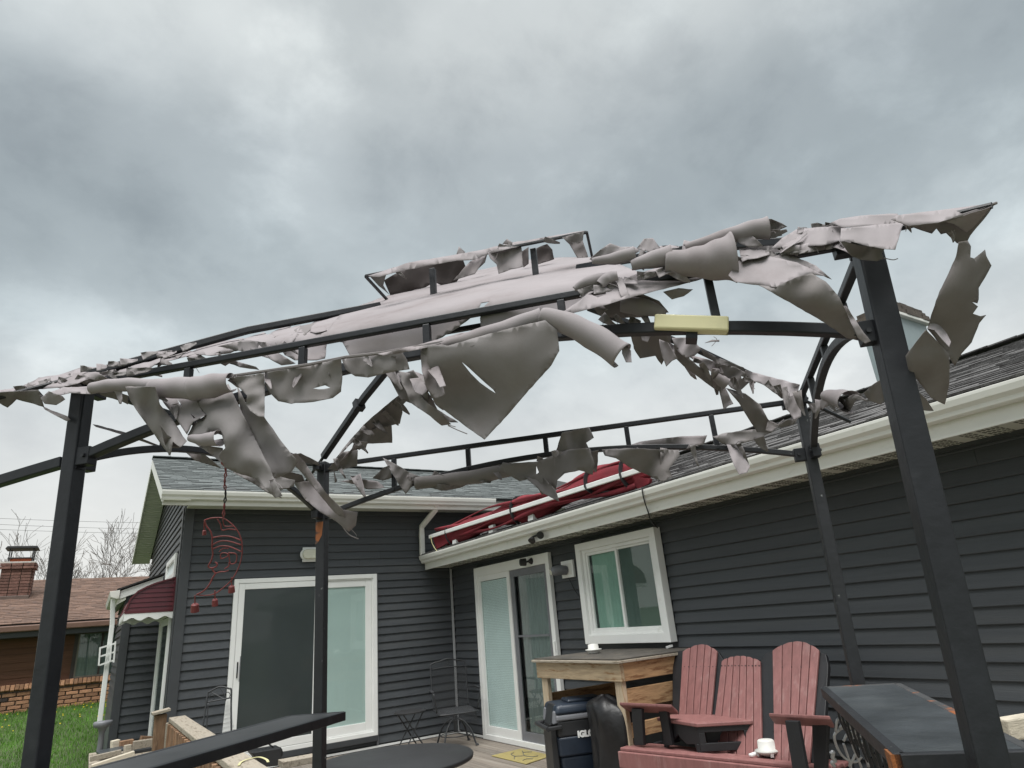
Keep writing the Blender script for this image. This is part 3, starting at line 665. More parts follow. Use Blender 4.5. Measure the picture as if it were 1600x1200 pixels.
# roof, eave and chimney
ry0 = NY-.55; e0 = q(80, 972, ry0)[2]; rdY = NY+3.6; rdz = q(140, 904, rdY)[2]
nrf = MB().prism([(XL-.4, ry0, e0), (XL-.4, rdY, rdz), (XL-.4, rdY+4, e0), (XL-.4, rdY+4, e0-.1), (XL-.4, rdY, rdz-.1), (XL-.4, ry0, e0-.06)], (XR-XL+.8, 0, 0)).build('roof', M['roofing'], nb)
lv = math.hypot(rdY-ry0, rdz-e0)
shingles('shingles', (-8.6, ry0-.02, e0+.003), (1, 0, 0), (0, rdY-ry0, rdz-e0), 6.2, lv, M['shingle_b'], nrf, 1, exp=.14, tab=(.16, .4), seed=21)
B(XL-.4, XR+.4, ry0-.11, ry0-.01, e0-.155, e0-.03).build('gutter', mat('brown_gutter', (.16, .09, .065), .5), nb, .02)
B(XL-.4, XR+.4, ry0, ry0+.04, e0-.26, e0-.10).build('fascia', M['charcoal_trim'], nb)
B(XL-.4, XR+.4, ry0+.04, NY, e0-.27, e0-.25).build('soffit', M['dark_trim'], nb)
CY = NY+1.6
c0, c1 = ony(4, 880, CY), ony(52, 880, CY); czt = ony(30, 879, CY)[2]; czb = ony(30, 930, CY)[2]; cw = c1[0]-c0[0]; cdp = cw*.85
chn = B(c0[0], c1[0], CY+.0, CY+cdp, czb-.5, czt-.02).build('chimney', M['mortar'], nb)
me_cb = bpy.data.meshes.new('chimney_brick'); mm = MB().box(-.098, .098, -.03, .03, -.029, .029); me_cb.from_pydata(mm.v, [], mm.f); me_cb.materials.append(M['brick_d'])
zr = czt-.05; row = 0
while zr > czb-.02:
    ex = .04 if row < 2 else 0.0
    nb_ = int(round((cw+2*ex)/.21)); stp = (cw+2*ex)/nb_
    for i in range(nb_):
        inst(me_cb, 'chimney_brick', chn, (c0[0]-ex+stp*(i+.5), CY-.006-ex, zr), (stp/.21, 1, 1), None, .004)
    nd_ = int(round((cdp+2*ex)/.21)); st2 = (cdp+2*ex)/nd_
    for i in range(nd_):
        inst(me_cb, 'chimney_brick', chn, (c1[0]+.006+ex, CY-ex+st2*(i+.5), zr), (st2/.21, 1, 1), (0, 0, math.pi/2), .004)
    zr -= .069; row += 1
B(c0[0]-.05, c1[0]+.05, CY-.05, CY+cdp+.05, czt-.02, czt+.02).build('cap_slab', mat('pale_mortar_cap', (.5, .48, .44), .9), chn, .01)
B(c0[0]-.03, c1[0]+.03, CY-.045, CY+cdp+.03, czb-.34, czb-.01).build('flashing', M['flash'], chn, .01)
fc = thing('flue_cap', (0, 0, 0), 'black metal flue cap over a clay liner on brick chimney', 'chimney cap'); fx = (c0[0]+c1[0])/2+.03; fy = CY+cdp/2
fc.location = (fx, fy, czt+.02); WL[fc.name] = (fx, fy, czt+.02)
B(fx-.20, fx+.20, fy-.17, fy+.17, czt+.021, czt+.10).build('clay_liner', M['clay'], fc)
for i in (-1, 1):
    for j in (-1, 1): B(fx+i*.23-.012, fx+i*.23+.012, fy+j*.2-.012, fy+j*.2+.012, czt+.021, czt+.33).build('leg', M['cap_metal'], fc)
MB().prism([(fx-.33, fy-.28, czt+.33), (fx+.33, fy-.28, czt+.33), (fx+.29, fy-.28, czt+.39), (fx-.29, fy-.28, czt+.39)], (0, .56, 0)).build('lid', M['cap_metal'], fc, .01)
B(fx-.25, fx+.25, fy-.22, fy+.22, czt+.10, czt+.125).build('rim', M['cap_metal'], fc)

# ================================================================== BARE TREES
def bare_tree(base, h, seed, label, spread=.55, depth=6, r0=.16, group=None, lean=(0, 0)):
    rg = random.Random(seed); t = thing('bare_tree', base, label, 'tree', group)
    tr = MB(); crn = MB(); base = Vector(base)
    def br(p, d, ln, r_, lv, mb_):
        n = 4; pts = [p.copy()]; rs = [r_]; dd = d.copy()
        for i in range(n):
            dd = (dd+Vector((rg.gauss(0, .09), rg.gauss(0, .09), rg.gauss(.03, .06)))).normalized(); p = p+dd*(ln/n); pts.append(p.copy()); rs.append(max(.006, r_*(1-.45*(i+1)/n)))
        mb_.tube(pts, rs, 6 if lv < 2 else 3, cap=False)
        if lv >= depth: return
        k_ = rg.choice((2, 3, 3)) if lv < 3 else rg.choice((2, 2, 3))
        for c in range(k_):
            i = rg.choice((2, 3, 4)) if c else 4
            a = rg.uniform(0, 6.28); o_ = dd.orthogonal().normalized(); o_ = Matrix.Rotation(a, 3, dd) @ o_
            nd_ = (dd*(1-spread*.35)+o_*spread*rg.uniform(.6, 1.2)+Vector((0, 0, .12))).normalized()
            br(pts[i], nd_, ln*rg.uniform(.62, .86), rs[i]*rg.uniform(.55, .75), lv+1, crn)
    br(base, Vector((lean[0], lean[1], 1)).normalized(), h*.30, r0, 0, tr)
    tr.build('trunk', M['bark'], t, smooth=True); crn.build('crown', M['bark'], t, smooth=True)
    return t
tl = [(20, 858, 30, 10.5, 'bare grey tree rising left of the brick chimney', 1), (75, 850, 34, 11.0, 'bare grey tree rising just right of the brick chimney', 2), (135, 858, 31, 10.0, 'bare grey tree right of the near left post', 3), (185, 860, 27, 10.5, 'bare grey tree touching the gable edge, densest of the row', 4), (-45, 858, 33, 10.5, 'bare grey tree at the left edge of the view', 6), (238, 880, 24, 8.5, 'bare grey tree mostly hidden behind the gable', 5)]
for px_, py_, D, h, lb, sd_ in tl:
    p = ony(px_, 1000, D-8.9+0); d = np.array([p[0], p[1]]); bare_tree((float(p[0]), float(p[1]), .3), h*.56, sd_*13+2, lb, group='bare trees behind the neighbour', r0=.12)
for px_, D, h, lb, sd_ in ((1128, 30, 9.0, 'bare twigs of a tree behind the far ridge, left one', 31), (1218, 28, 9.2, 'bare twigs of a tree behind the far ridge, right one', 32)):
    p = ond(px_, 800, D); bare_tree((float(p[0]), float(p[1]), .3), h, sd_, lb, group='trees behind the long wing')
for i, (ya, yb) in enumerate(((803, 812), (812, 822), (821, 828))):
    a = ony(-300, ya-9, 38.0); b = ony(420, yb+6, 38.0); pts = [Vector(a)+(Vector(b)-Vector(a))*(k/12)+Vector((0, 0, -.25*math.sin(math.pi*k/12))) for k in range(13)]
    tag(MB().tube(pts, .010, 4).build('power_line', M['cable']), ['topmost', 'middle', 'lowest'][i]+' of three thin power lines crossing the sky at left', 'power line', 'power lines at left')
# ================================================================== GAZEBO FRAME
GH = 2.15
T = {k: Vector(onz(*p, GH)) for k, p in dict(L=(131, 601), R=(1352, 377), BL=(505, 729), BR=(1249, 626)).items()}
LOWPX = dict(L=(54.5, 1200), R=(1547, 1200), BL=(499, 1190), BR=(1340, 1065))
fh = Vector((fw[0], fw[1], 0)).normalized(); CV = Vector(CAM)
def on_plane(x, y, p, n):
    d = Vector(ray(x, y)); return CV + d*((p-CV).dot(n)/d.dot(n))
FOOT = {}
for k in T:
    X = on_plane(*LOWPX[k], T[k], fh); FOOT[k] = T[k]+(X-T[k])*(GH/(GH-X.z))
gcen = sum((T[k] for k in T), Vector())/4
U = ((T['R']-T['L']).normalized()+(T['BR']-T['BL']).normalized()).normalized(); V = Vector((0, 0, 1)).cross(U).normalized()
gz_ = thing('gazebo_frame', (gcen.x, gcen.y, 0), 'black steel grill gazebo frame with arched beams and two side shelves', 'gazebo')
PWK = dict(L=.042, R=.051, BL=.042, BR=.041); PW = .045
for k in T:
    top = T[k]+Vector((0, 0, .02)); PW = PWK[k]
    po = MB().bar(FOOT[k], top, PW, PW, V).build('post', M['frame_worn'] if k in ('BR', 'BL') else M['frame'], gz_, .004)
    t = (top-FOOT[k]).normalized(); B(FOOT[k].x-.06, FOOT[k].x+.06, FOOT[k].y-.06, FOOT[k].y+.06, .002, .012).build('foot_plate', M['frame'], po)
    if k == 'L':
        for q_ in (.016,): MB().bar(FOOT[k]+U*(PW/2+.001)+t*1.90, FOOT[k]+U*(PW/2+.001)+t*2.15, .004, .03, V).build('rib', M['frame'], po)
    if k == 'BL':                                             # rust streak near the top
        a = on_plane(497, 838, T[k], fh); c_ = FOOT[k]-U*(PW/2)-V*(PW*.5+.0008)
        MB().prism([c_+t*(a.z+.06), c_+t*(a.z+.06)+U*.036, c_+t*(a.z+.0)+U*.030, c_+t*(a.z-.03)+U*.012, c_+t*(a.z-.04)], V*.002).build('rust_patch', mat('rusting_paint', (.03, .03, .032), .6, .2, 9, .2, 60, col2=(.30, .10, .03), c2scale=16, c2lo=.44, c2hi=.54), po)
def truss(ka, kb, w_=.03, tb=.02, n=5, zs=1.932, zc=2.066, ext=0):
    A, Bb = T[ka], T[kb]
    bar = MB().bar(A, Bb, tb, tb).build('top_bar', M['frame'], gz_, .003)
    pts = []
    for i in range(25):
        s_ = i/24; p = A+(Bb-A)*(s_*.96+.02); p.z = zs+(zc-zs)*(1-(2*s_-1)**2); pts.append(p)
    ar = MB().sweep(pts, w_, w_).build('arch_bar', M['frame'] if kb != 'BR' else M['frame_worn'], gz_, .003)
    for i in range(n):
        s_ = (i+1)/(n+1); p = A+(Bb-A)*s_; sa = (s_-.02)/.96; za = zs+(zc-zs)*(1-(2*sa-1)**2)
        MB().bar(p+Vector((0, 0, za-2.15+.005)), p-Vector((0, 0, .01)), tb, tb, V).build('strut', M['frame'], gz_, .002)
        MB().tube([p+Vector((0, 0, za-2.15))-V*(w_/2+.004), p+Vector((0, 0, za-2.15))-V*(w_/2-.002)], .006, 6).build('bolt', M['frame_worn'], gz_)
truss('L', 'R', .026, .0185); truss('BL', 'BR', .021, .020); truss('L', 'BL', .022, .019, 3); truss('R', 'BR', .024, .021, 3, 1.932, 2.095)
for k, dirs in (('L', (U, V)), ('R', (-U, V)), ('BL', (U, -V)), ('BR', (-U, -V))):   # gusset plates and bolts where beams meet a post
    for d_ in dirs:
        for z_, h_ in ((1.932, .05), (2.14, .035)):
            p = T[k].copy(); p.z = z_; p = p+(FOOT[k]-T[k])*((GH-z_)/GH)*Vector((1, 1, 0)).length*0 + d_*(PW/2+.018)
            q_ = V if d_ in (U, -U) else U
            MB().bar(p-d_*.02, p+d_*.03, .030, h_).build('gusset', M['frame'], gz_, .002)
            for sg in (-1, 1): MB().tube([p+d_*.015+q_*(sg*.0155), p+d_*.015+q_*(sg*.021)], .006, 6).build('bolt', M['frame_worn'], gz_)
# loose arched bar that continues past the near left post
e = [T['L']+(T['R']-T['L'])*s_ for s_ in (-.012, -.062, -.113, -.17, -.24, -.30)]
for p, z_ in zip(e, (1.926, 1.913, 1.899, 1.880, 1.852, 1.825)): p.z = z_
MB().sweep(e, .026, .030).build('bent_bar', M['frame'], gz_, .003)
# vent tier: ring of bars, short posts, base ring
VW, VD, VZ, VB = .79, .34, 2.60, 2.485
vc = Vector(onz(575, 432, VZ))+(Vector(onz(913, 362, VZ))-Vector(onz(575, 432, VZ)))*.5+V*(VD/2)
VC = {k: vc+U*(VW/2*i)+V*(VD/2*j) for k, i, j in (('L', -1, -1), ('R', 1, -1), ('BL', -1, 1), ('BR', 1, 1))}
for a, b in (('L', 'R'), ('R', 'BR'), ('BR', 'BL'), ('BL', 'L')):
    MB().bar(VC[a], VC[b], .009, .010).build('vent_bar', M['frame'], gz_, .002)
    a2 = VC[a].lerp(vc, .38); b2 = VC[b].lerp(vc, .38); a2.z = b2.z = VB-.02
    MB().bar(a2, b2, .016, .018).build('vent_base_bar', M['frame'], gz_, .002)
for s_ in (.30, .76):
    p = VC['L'].lerp(VC['R'], s_)+V*.04; MB().bar((p.x, p.y, VB), (p.x, p.y, VZ), .020, .020, V).build('vent_post', M['frame'], gz_, .002)
    p = VC['BL'].lerp(VC['BR'], s_)-V*.04; MB().bar((p.x, p.y, VB), (p.x, p.y, VZ), .020, .020, V).build('vent_post', M['frame'], gz_, .002)
VBC = {}
TIP = {}
for k in T:
    b_ = VC[k].lerp(vc, .12); b_.z = VB; VBC[k] = b_
    t0 = T[k]+Vector((0, 0, .045 if k == 'BL' else .030 if k == 'L' else .012)); d = (t0-b_); TIP[k] = t0+Vector((d.x, d.y, 0)).normalized()*.24+Vector((0, 0, -.095))
    if k == 'R': TIP[k] = Vector(onz(1550, 321, 2.10))
    hp = MB().sweep([b_, b_.lerp(t0, .5)+Vector((0, 0, .022)), t0], .020 if k != 'BL' else .027, .021 if k != 'BL' else .028).build('hip_rafter', M['frame'], gz_, .003)
    MB().tube([t0, TIP[k]], .007, 8).build('corner_arm', M['frame'], gz_)
    if k == 'BL':
        p = b_.lerp(t0, .56)+Vector((0, 0, .02)); d_ = (t0-b_).normalized(); MB().bar(p-d_*.016, p+d_*.016, .042, .044).build('sleeve', M['frame'], hp)
TIP['R'] = Vector(onz(1556, 318, 2.10))
# diagonal bracing rod seen right of the near right post, and the hook bracket below the block
# side shelves: rim, top, hooks
SH = 1.15
def shelf(c, m_top, label, rust):
    c = [Vector(p) for p in c]
    s_ = MB().prism([p+Vector((0, 0, -.012)) for p in c], (0, 0, .008)).build('shelf', m_top, gz_); s_['label'] = label
    for i in range(4):
        a, b = c[i], c[(i+1) % 4]; cen = sum(c, Vector())/4; inn = ((cen-a)+(cen-b)).normalized()*.010
        MB().bar(a+Vector((0, 0, -.018)), b+Vector((0, 0, -.018)), .022, .030).build('rim', rust if i in (0, 3) else M['frame_worn'], s_, .002)
    return s_
dL = (T['L']-T['BL']).normalized()
A0 = Vector(onz(536.6, 1110.5, SH)); A1 = Vector(onz(453.7, 1116.7, SH)); A2 = Vector(onz(340, 1167, SH)); dN = (A2-A0).normalized()
shelf([A0, A1, A1+dN*1.45, A0+dN*1.45], mat('black_shelf', (.045, .047, .05), .4, .15, 6), 'black side shelf at left seen almost edge on', M['frame'])
SH2 = 1.13
c1, c2, c3 = (Vector(onz(x, y, SH2)) for x, y in ((1287, 1072), (1401, 1066), (1404, 1174)))
rusty = mat('rusting_rim', (.05, .052, .054), .6, .25, 9, .3, 60, col2=(.27, .085, .025), c2scale=9, c2lo=.56, c2hi=.62)
shR = shelf([c2, c1, c3, c2+(c3-c1)], M['slate'], 'slate grey side shelf at right with rusted rim', rusty)
MB().bar(c3+Vector((0, 0, -.03)), c3+(c1-c3).normalized()*.05+Vector((0, 0, -.03)), .032, .05).build('rust_patch', M['rust'], shR)
dC = (c3-c1)
for i in range(9):                                           # row of S hooks under the long edge
    p = c1+dC*(.22+.075*i)+Vector((0, 0, -.04)); h = .06+.02*(i % 3)
    MB().tube(catmull([p, p+Vector((.008, .004, -h*.5)), p+Vector((.03, .01, -h)), p+Vector((.05, .02, -h*.8)), p+Vector((.045, .02, -h*.6))], 4), .0035, 6).build('hook', M['frame'], shR)
# pale yellow block on the front arch
yb = thing('yellow_block', (0, 0, 0), 'pale yellow rectangular plastic bar strapped onto the front arch beam', 'light bar')
nF = V*-1
pa = [on_plane(x, y, T['L']+nF*.035, V) for x, y in ((1023, 489.5), (1139, 493), (1139, 516), (1021.5, 512.5))]
cy_ = sum(pa, Vector())/4; yb.location = (cy_.x, cy_.y, cy_.z-.03); WL[yb.name] = tuple(yb.location)
MB().prism(pa, V*.032).build('body', M['yellow'], yb, .004)
pb = [on_plane(x, y, T['L']+nF*.02, V) for x, y in ((1025, 512), (1138, 516), (1138, 520), (1025, 516))]
MB().prism(pb, V*.015).build('lower_edge', mat('olive_edge', (.20, .19, .10), .5), yb)
pc = [on_plane(x, y, T['L']+nF*.02, V) for x, y in ((1072, 517), (1090, 517.5), (1090, 528), (1072, 527.5))]
MB().prism(pc, V*.04).build('bracket', M['frame'], yb)

# ================================================================== TORN CANOPY
can = thing('torn_canopy', (gcen.x, gcen.y, 1.6), 'shredded grey fabric canopy hanging in curled strips from the gazebo', 'canopy')
def mkplane(p, n): 
    n = n.normalized()
    if n.dot(CV-p) < 0: n = -n
    return p, n
def slope(ka, kb, lift=.02):
    a, b = T[ka]+Vector((0, 0, lift)), T[kb]+Vector((0, 0, lift)); m = (VBC[ka]+VBC[kb])/2
    return mkplane(a, (b-a).cross(m-a))
PL = dict(F=mkplane(T['L'], V), B=mkplane(T['BL'], V), Lp=mkplane(T['L'], U), Rp=mkplane(T['R'], U), RF=slope('L', 'R'), RL=slope('L', 'BL'), RR=slope('R', 'BR'), RB=slope('BL', 'BR'), VF=mkplane(VC['L'], V), VB=mkplane(VC['BL'], V))
def pt(plane, x, y, off):
    d = Vector(ray(x, y))
    if isinstance(plane, (int, float)): q_ = CV+d*plane
    else:
        p, n = PL[plane]; k_ = (p-CV).dot(n)/d.dot(n)
        if plane == 'RF':                                     # the roof cloth sags down behind the front bar, never in front of it
            k2 = (T['L']+V*.055-CV).dot(V)/d.dot(V); e_ = (k_-k2)/.03
            k_ = k2+.03*(math.log1p(math.exp(e_)) if e_ < 30 else e_)
        q_ = CV+d*k_
    return q_ - d.normalized()*off
crand = random.Random(77); PI_ = math.pi
def fray(poly, amp):
    o = []
    n = len(poly)
    for i in range(n):
        a, b = poly[i], poly[(i+1) % n]; d = math.hypot(b[0]-a[0], b[1]-a[1]); k_ = max(1, int(d/7)); o.append(a)
        nx_, ny_ = -(b[1]-a[1])/max(d, 1e-6), (b[0]-a[0])/max(d, 1e-6)
        for j in range(1, k_):
            t = j/k_; r_ = crand.gauss(0, amp*.55); o.append((a[0]+(b[0]-a[0])*t+nx_*r_, a[1]+(b[1]-a[1])*t+ny_*r_))
    return o
def cloth(plane, poly, off=0.0, tilt=0.0, tiltx=0.0, wave=.5, bumps=(), holes=(), m='cloth', name='fabric_strip', fr=.45, ph=None, step=None, smoothpoly=False, ec=None):
    if smoothpoly: poly = [tuple(p[:2]) for p in catmull([(*p, 0) for p in poly]+[(*poly[0], 0)], 4)][:-1]
    ol = fray(poly, fr); xs_ = [p[0] for p in ol]; ys_ = [p[1] for p in ol]; x0, x1, y0, y1 = min(xs_), max(xs_), min(ys_), max(ys_)
    size = max(x1-x0, y1-y0); st = step or max(4.0, min(9.0, size/16)); verts = [Vector(p) for p in ol]; edges = [(i, (i+1) % len(ol)) for i in range(len(ol))]
    for h in holes:
        hh = list(h); o = len(verts); verts += [Vector(p) for p in hh]; edges += [(o+i, o+(i+1) % len(hh)) for i in range(len(hh))]
    def inside(px_, py_):
        c = False; n = len(ol); j = n-1
        for i in range(n):
            xi, yi = ol[i]; xj, yj = ol[j]
            if (yi > py_) != (yj > py_) and px_ < (xj-xi)*(py_-yi)/(yj-yi)+xi: c = not c
            j = i
        return c
    y = y0+st/2; r_ = 0
    while y < y1:
        x = x0+st/2+(r_ % 2)*st/2
        while x < x1:
            if inside(x, y): verts.append(Vector((x, y)))
            x += st
        y += st*.87; r_ += 1
    res = delaunay_2d_cdt(verts, edges, [], 1, 1e-4)
    V2, F2 = res[0], res[2]
    def inpoly(poly_, px_, py_):
        c = False; j = len(poly_)-1
        for i in range(len(poly_)):
            xi, yi = poly_[i]; xj, yj = poly_[j]
            if (yi > py_) != (yj > py_) and px_ < (xj-xi)*(py_-yi)/(yj-yi)+xi: c = not c
            j = i
        return c
    if holes: F2 = [f for f in F2 if not any(inpoly(h, sum(V2[i].x for i in f)/3, sum(V2[i].y for i in f)/3) for h in holes)]
    cx_, cy__ = (x0+x1)/2, (y0+y1)/2
    cen = pt(plane, cx_, cy__, 0); D = (cen-CV).length; mpp = D/FPX
    p1 = crand.uniform(0, 6.28) if ph is None else ph; p2 = crand.uniform(0, 6.28); a1 = crand.uniform(-.6, .6); ln1 = size*crand.uniform(.55, .8); ln2 = size*crand.uniform(.25, .38)
    ca, sa = math.cos(a1), math.sin(a1); amp = wave*size*mpp
    folds = []
    for _ in range(crand.choice((1, 2, 2, 3)) if size > 22 else 1):
        a_ = crand.uniform(0, PI_); folds.append((crand.uniform(x0+.2*(x1-x0), x1-.2*(x1-x0)), crand.uniform(y0+.2*(y1-y0), y1-.2*(y1-y0)), math.cos(a_), math.sin(a_), crand.choice((-1, 1))*crand.uniform(.15, .55)*min(1, wave*2)))
    def dep(x, y):
        u_ = (x-cx_)*ca+(y-cy__)*sa; v_ = -(x-cx_)*sa+(y-cy__)*ca
        d = off + amp*.10*math.sin(6.28*u_/ln1+p1+.8*math.sin(v_/ln1*2)) + amp*.035*math.sin(6.28*(u_*.8+v_*.6)/ln2+p2)
        d -= tilt*(y-cy__)*mpp + tiltx*(x-cx_)*mpp
        for fx_, fy_, fc_, fs_, fa_ in folds: d += fa_*(math.sqrt(((x-fx_)*fc_+(y-fy_)*fs_)**2+2.0)-size*.2)*mpp*.6
        for bx, by, br_, ba in bumps: d += ba*math.exp(-((x-bx)**2+(y-by)**2)/(br_*br_))
        return d
    A2 = np.array([(p.x, p.y) for p in V2]); O1 = np.array(ol); O2 = np.roll(O1, -1, 0); dE = np.full(len(A2), 1e9); sE = np.zeros(len(A2)); acc = 0.0
    seg = O2-O1; sl2 = np.maximum((seg**2).sum(1), 1e-9); lens = np.sqrt(sl2); cum = np.concatenate([[0], np.cumsum(lens)[:-1]])
    for i in range(len(O1)):
        t_ = np.clip(((A2-O1[i])@seg[i])/sl2[i], 0, 1); dd_ = np.hypot(*(A2-(O1[i]+t_[:, None]*seg[i])).T); better = dd_ < dE; dE = np.where(better, dd_, dE); sE = np.where(better, cum[i]+t_*lens[i], sE)
    eca = (crand.uniform(.25, .6) if ec is None else ec)*min(12.0, size*.16)*mpp; per = lens.sum(); e1, e2 = crand.uniform(0, 6.28), crand.uniform(0, 6.28)
    kk_ = max(1, int(per/90)); cur_ = eca*np.clip(1-dE/min(14.0, size*.2), 0, 1)**2*(.25+np.sin(6.28*sE/per*kk_+e1)+.5*np.sin(6.28*sE/per*(kk_*2+1)+e2))
    crk = [amp*.018*noise_.noise(Vector((p.x/size*7, p.y/size*7, e1))) + amp*.010*noise_.noise(Vector((p.x/size*19, p.y/size*19, e2))) for p in V2]
    vs = [pt(plane, p.x, p.y, dep(p.x, p.y)+float(cur_[i])+crk[i]) for i, p in enumerate(V2)]
    b = MB(); b.add(vs, [tuple(f) for f in F2])
    o = b.build(name, M[m], can, smooth=True)
    s_ = o.modifiers.new('solid', 'SOLIDIFY'); s_.thickness = .0008; s_.offset = 0
    return o
def curl(plane, path, rad, a0, a1, off=0.0, m='cloth', n=16, name='fabric_roll', ragged=.12, spiral=.0):
    P = catmull([pt(plane, x, y, off) for x, y in path], 8); k_ = len(P); rr = np.interp(np.linspace(0, 1, k_), np.linspace(0, 1, len(rad)), rad)
    A0 = np.interp(np.linspace(0, 1, k_), np.linspace(0, 1, len(a0)) if hasattr(a0, '__len__') else [0, 1], a0 if hasattr(a0, '__len__') else [a0, a0])
    A1 = np.interp(np.linspace(0, 1, k_), np.linspace(0, 1, len(a1)) if hasattr(a1, '__len__') else [0, 1], a1 if hasattr(a1, '__len__') else [a1, a1])
    vs = []; j1 = 0
    for i, p in enumerate(P):
        t = (P[min(i+1, k_-1)]-P[max(i-1, 0)]).normalized(); e_ = (CV-p); e_ = (e_-t*e_.dot(t)).normalized(); b_ = t.cross(e_)
        if b_.z < 0: b_ = -b_
        r_ = rr[i]*(p-CV).length/FPX; j1 = .6*j1+crand.gauss(0, ragged)
        for q_ in range(n+1):
            a = A0[i]+(A1[i]-A0[i])*q_/n + (j1 if q_ == n else 0); r2 = r_*(1-spiral*q_/n)*(1+.04*math.sin(i*.8+q_*.5))
            vs.append(p+(e_*math.cos(a)+b_*math.sin(a))*r2)
    fs = [(i*(n+1)+q_, i*(n+1)+q_+1, (i+1)*(n+1)+q_+1, (i+1)*(n+1)+q_) for i in range(k_-1) for q_ in range(n)]
    b = MB(); b.add(vs, fs); o = b.build(name, M[m], can, smooth=True); s_ = o.modifiers.new('solid', 'SOLIDIFY'); s_.thickness = .0008; s_.offset = 0
    return o
def thread(plane, path, r_=.0012, off=0.0, m='cloth'):
    return MB().tube(catmull([pt(plane, x, y, off) for x, y in path], 5), r_, 5).build('loose_thread', M[m], can)
PI = math.pi
def shred(plane, x, y, ang, ln, wd, off=0.0, m='cloth', tilt=0.0):
    ca, sa = math.cos(ang), math.sin(ang); k_ = max(3, int(ln/8)); up_, dn_ = [], []; bend = crand.uniform(-.5, .5)
    for i in range(k_+1):
        t = i/k_; w2 = wd*.5*(1-.75*t**1.6)*(1+crand.uniform(-.16, .16)); a = bend*t*t*ln*.5
        for sg, lst in ((1, up_), (-1, dn_)):
            jx = crand.uniform(-1.2, 1.2); lx, ly = t*ln+jx, sg*w2+a; lst.append((x+lx*ca-ly*sa, y+lx*sa+ly*ca))
    return cloth(plane, up_+dn_[::-1], off=off, m=m, tilt=tilt, wave=crand.uniform(.5, 1.3), fr=.9, step=max(2.5, wd/4), name='fabric_shred', ec=crand.uniform(.4, 1.1))
def shreds(plane, path, n, ln, wd, ang, off=0.0, ms=('cloth', 'cloth', 'cloth_shaded', 'cloth_shaded_dark'), tilt=(-.8, .8)):
    seg = [math.dist(a, b) for a, b in zip(path, path[1:])]; tot = sum(seg)
    for i in range(n):
        s_ = tot*(i+crand.uniform(.1, .9))/n; j = 0
        while j < len(seg)-1 and s_ > seg[j]: s_ -= seg[j]; j += 1
        t = s_/seg[j]; a, b = path[j], path[j+1]; x, y = a[0]+(b[0]-a[0])*t, a[1]+(b[1]-a[1])*t
        shred(plane, x, y+crand.uniform(-3, 3), R(crand.uniform(*ang)), crand.uniform(*ln), crand.uniform(*wd), off+crand.uniform(-.01, .02), crand.choice(ms), crand.uniform(*tilt))
        if crand.random() < .35:
            l_ = crand.uniform(8, 22); a_ = R(crand.uniform(*ang)); thread(plane, [(x, y), (x+l_*.5*math.cos(a_)+2, y+l_*.5*math.sin(a_)), (x+l_*math.cos(a_), y+l_*math.sin(a_)+crand.uniform(0, 5))], .0007, off+.02)
# -- the panel still stretched on the front slope
cloth('RF', [(503, 530), (520, 505), (535, 487), (560, 478), (605, 462), (660, 440), (720, 428), (780, 415), (830, 405), (880, 402), (925, 402), (965, 412), (1005, 428), (990, 445), (940, 470), (880, 492), (845, 505), (800, 515), (752, 520), (750, 497), (757, 478), (765, 471), (752, 473), (745, 490), (716, 512), (660, 545), (645, 552), (570, 560), (550, 562), (535, 535)], wave=.13, bumps=((760, 470, 150, .07), (600, 510, 60, .02), (880, 430, 70, -.03)), off=-.02, name='roof_panel', fr=.5, ec=.15)
# -- tatters along the left hip and the near left corner
cloth('RF', [(-60, 622), (0, 610), (30, 605), (55, 594), (60, 590), (95, 585), (107, 581), (130, 573), (150, 574), (180, 569), (201, 566), (205, 584), (190, 591), (175, 597), (150, 601), (120, 604), (60, 608), (0, 614), (-60, 626)], off=.07, wave=.5, tilt=-.6)
cloth('F', [(95, 586), (120, 582), (150, 581), (178, 596), (165, 598), (140, 592), (120, 600), (100, 604), (90, 596)], off=.06, wave=.9, tilt=-1.0)
cloth('RF', [(203, 563), (230, 556), (253, 551), (250, 565), (235, 575), (210, 584), (204, 575)], off=.045, wave=.8)
cloth('RF', [(251, 556), (290, 545), (300, 549), (322, 540), (350, 533), (381, 528), (382, 540), (360, 552), (330, 556), (305, 553), (280, 560), (258, 566), (245, 576)], wave=.8)
cloth('RF', [(255, 548), (290, 541), (300, 546), (285, 553), (262, 559), (250, 562)], m='cloth_shaded_dark', wave=.6, tilt=.8)
cloth('RF', [(380, 530), (412, 519), (418, 523), (440, 514), (455, 512), (470, 508), (464, 525), (452, 540), (440, 548), (415, 545), (395, 541)], wave=.9)
cloth('RF', [(430, 535), (470, 515), (500, 498), (536, 483), (522, 508), (512, 527), (508, 560), (495, 563), (460, 563), (445, 555)], wave=.4, tilt=-.3)
cloth('F', [(340, 541), (386, 531), (416, 535), (436, 552), (462, 568), (440, 571), (420, 560), (395, 552), (372, 548)], off=-.05, wave=.7)
cloth('F', [(340, 566), (364, 563), (400, 573), (405, 578), (375, 574), (358, 568), (352, 572)], off=-.05, wave=.5)
cloth('F', [(-40, 612), (0, 613), (60, 609), (69, 636), (45, 629), (26, 624), (12, 637), (-2, 629), (-40, 640)], off=.14, m='cloth_shaded_dark', tilt=1.2, wave=.4)
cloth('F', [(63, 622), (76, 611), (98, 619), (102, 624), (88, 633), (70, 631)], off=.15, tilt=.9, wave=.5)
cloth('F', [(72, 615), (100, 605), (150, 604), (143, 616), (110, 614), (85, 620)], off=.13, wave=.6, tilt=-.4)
cloth('F', [(66, 634), (80, 641), (105, 650), (110, 656), (104, 658), (88, 650), (70, 640)], off=.05, wave=.5)
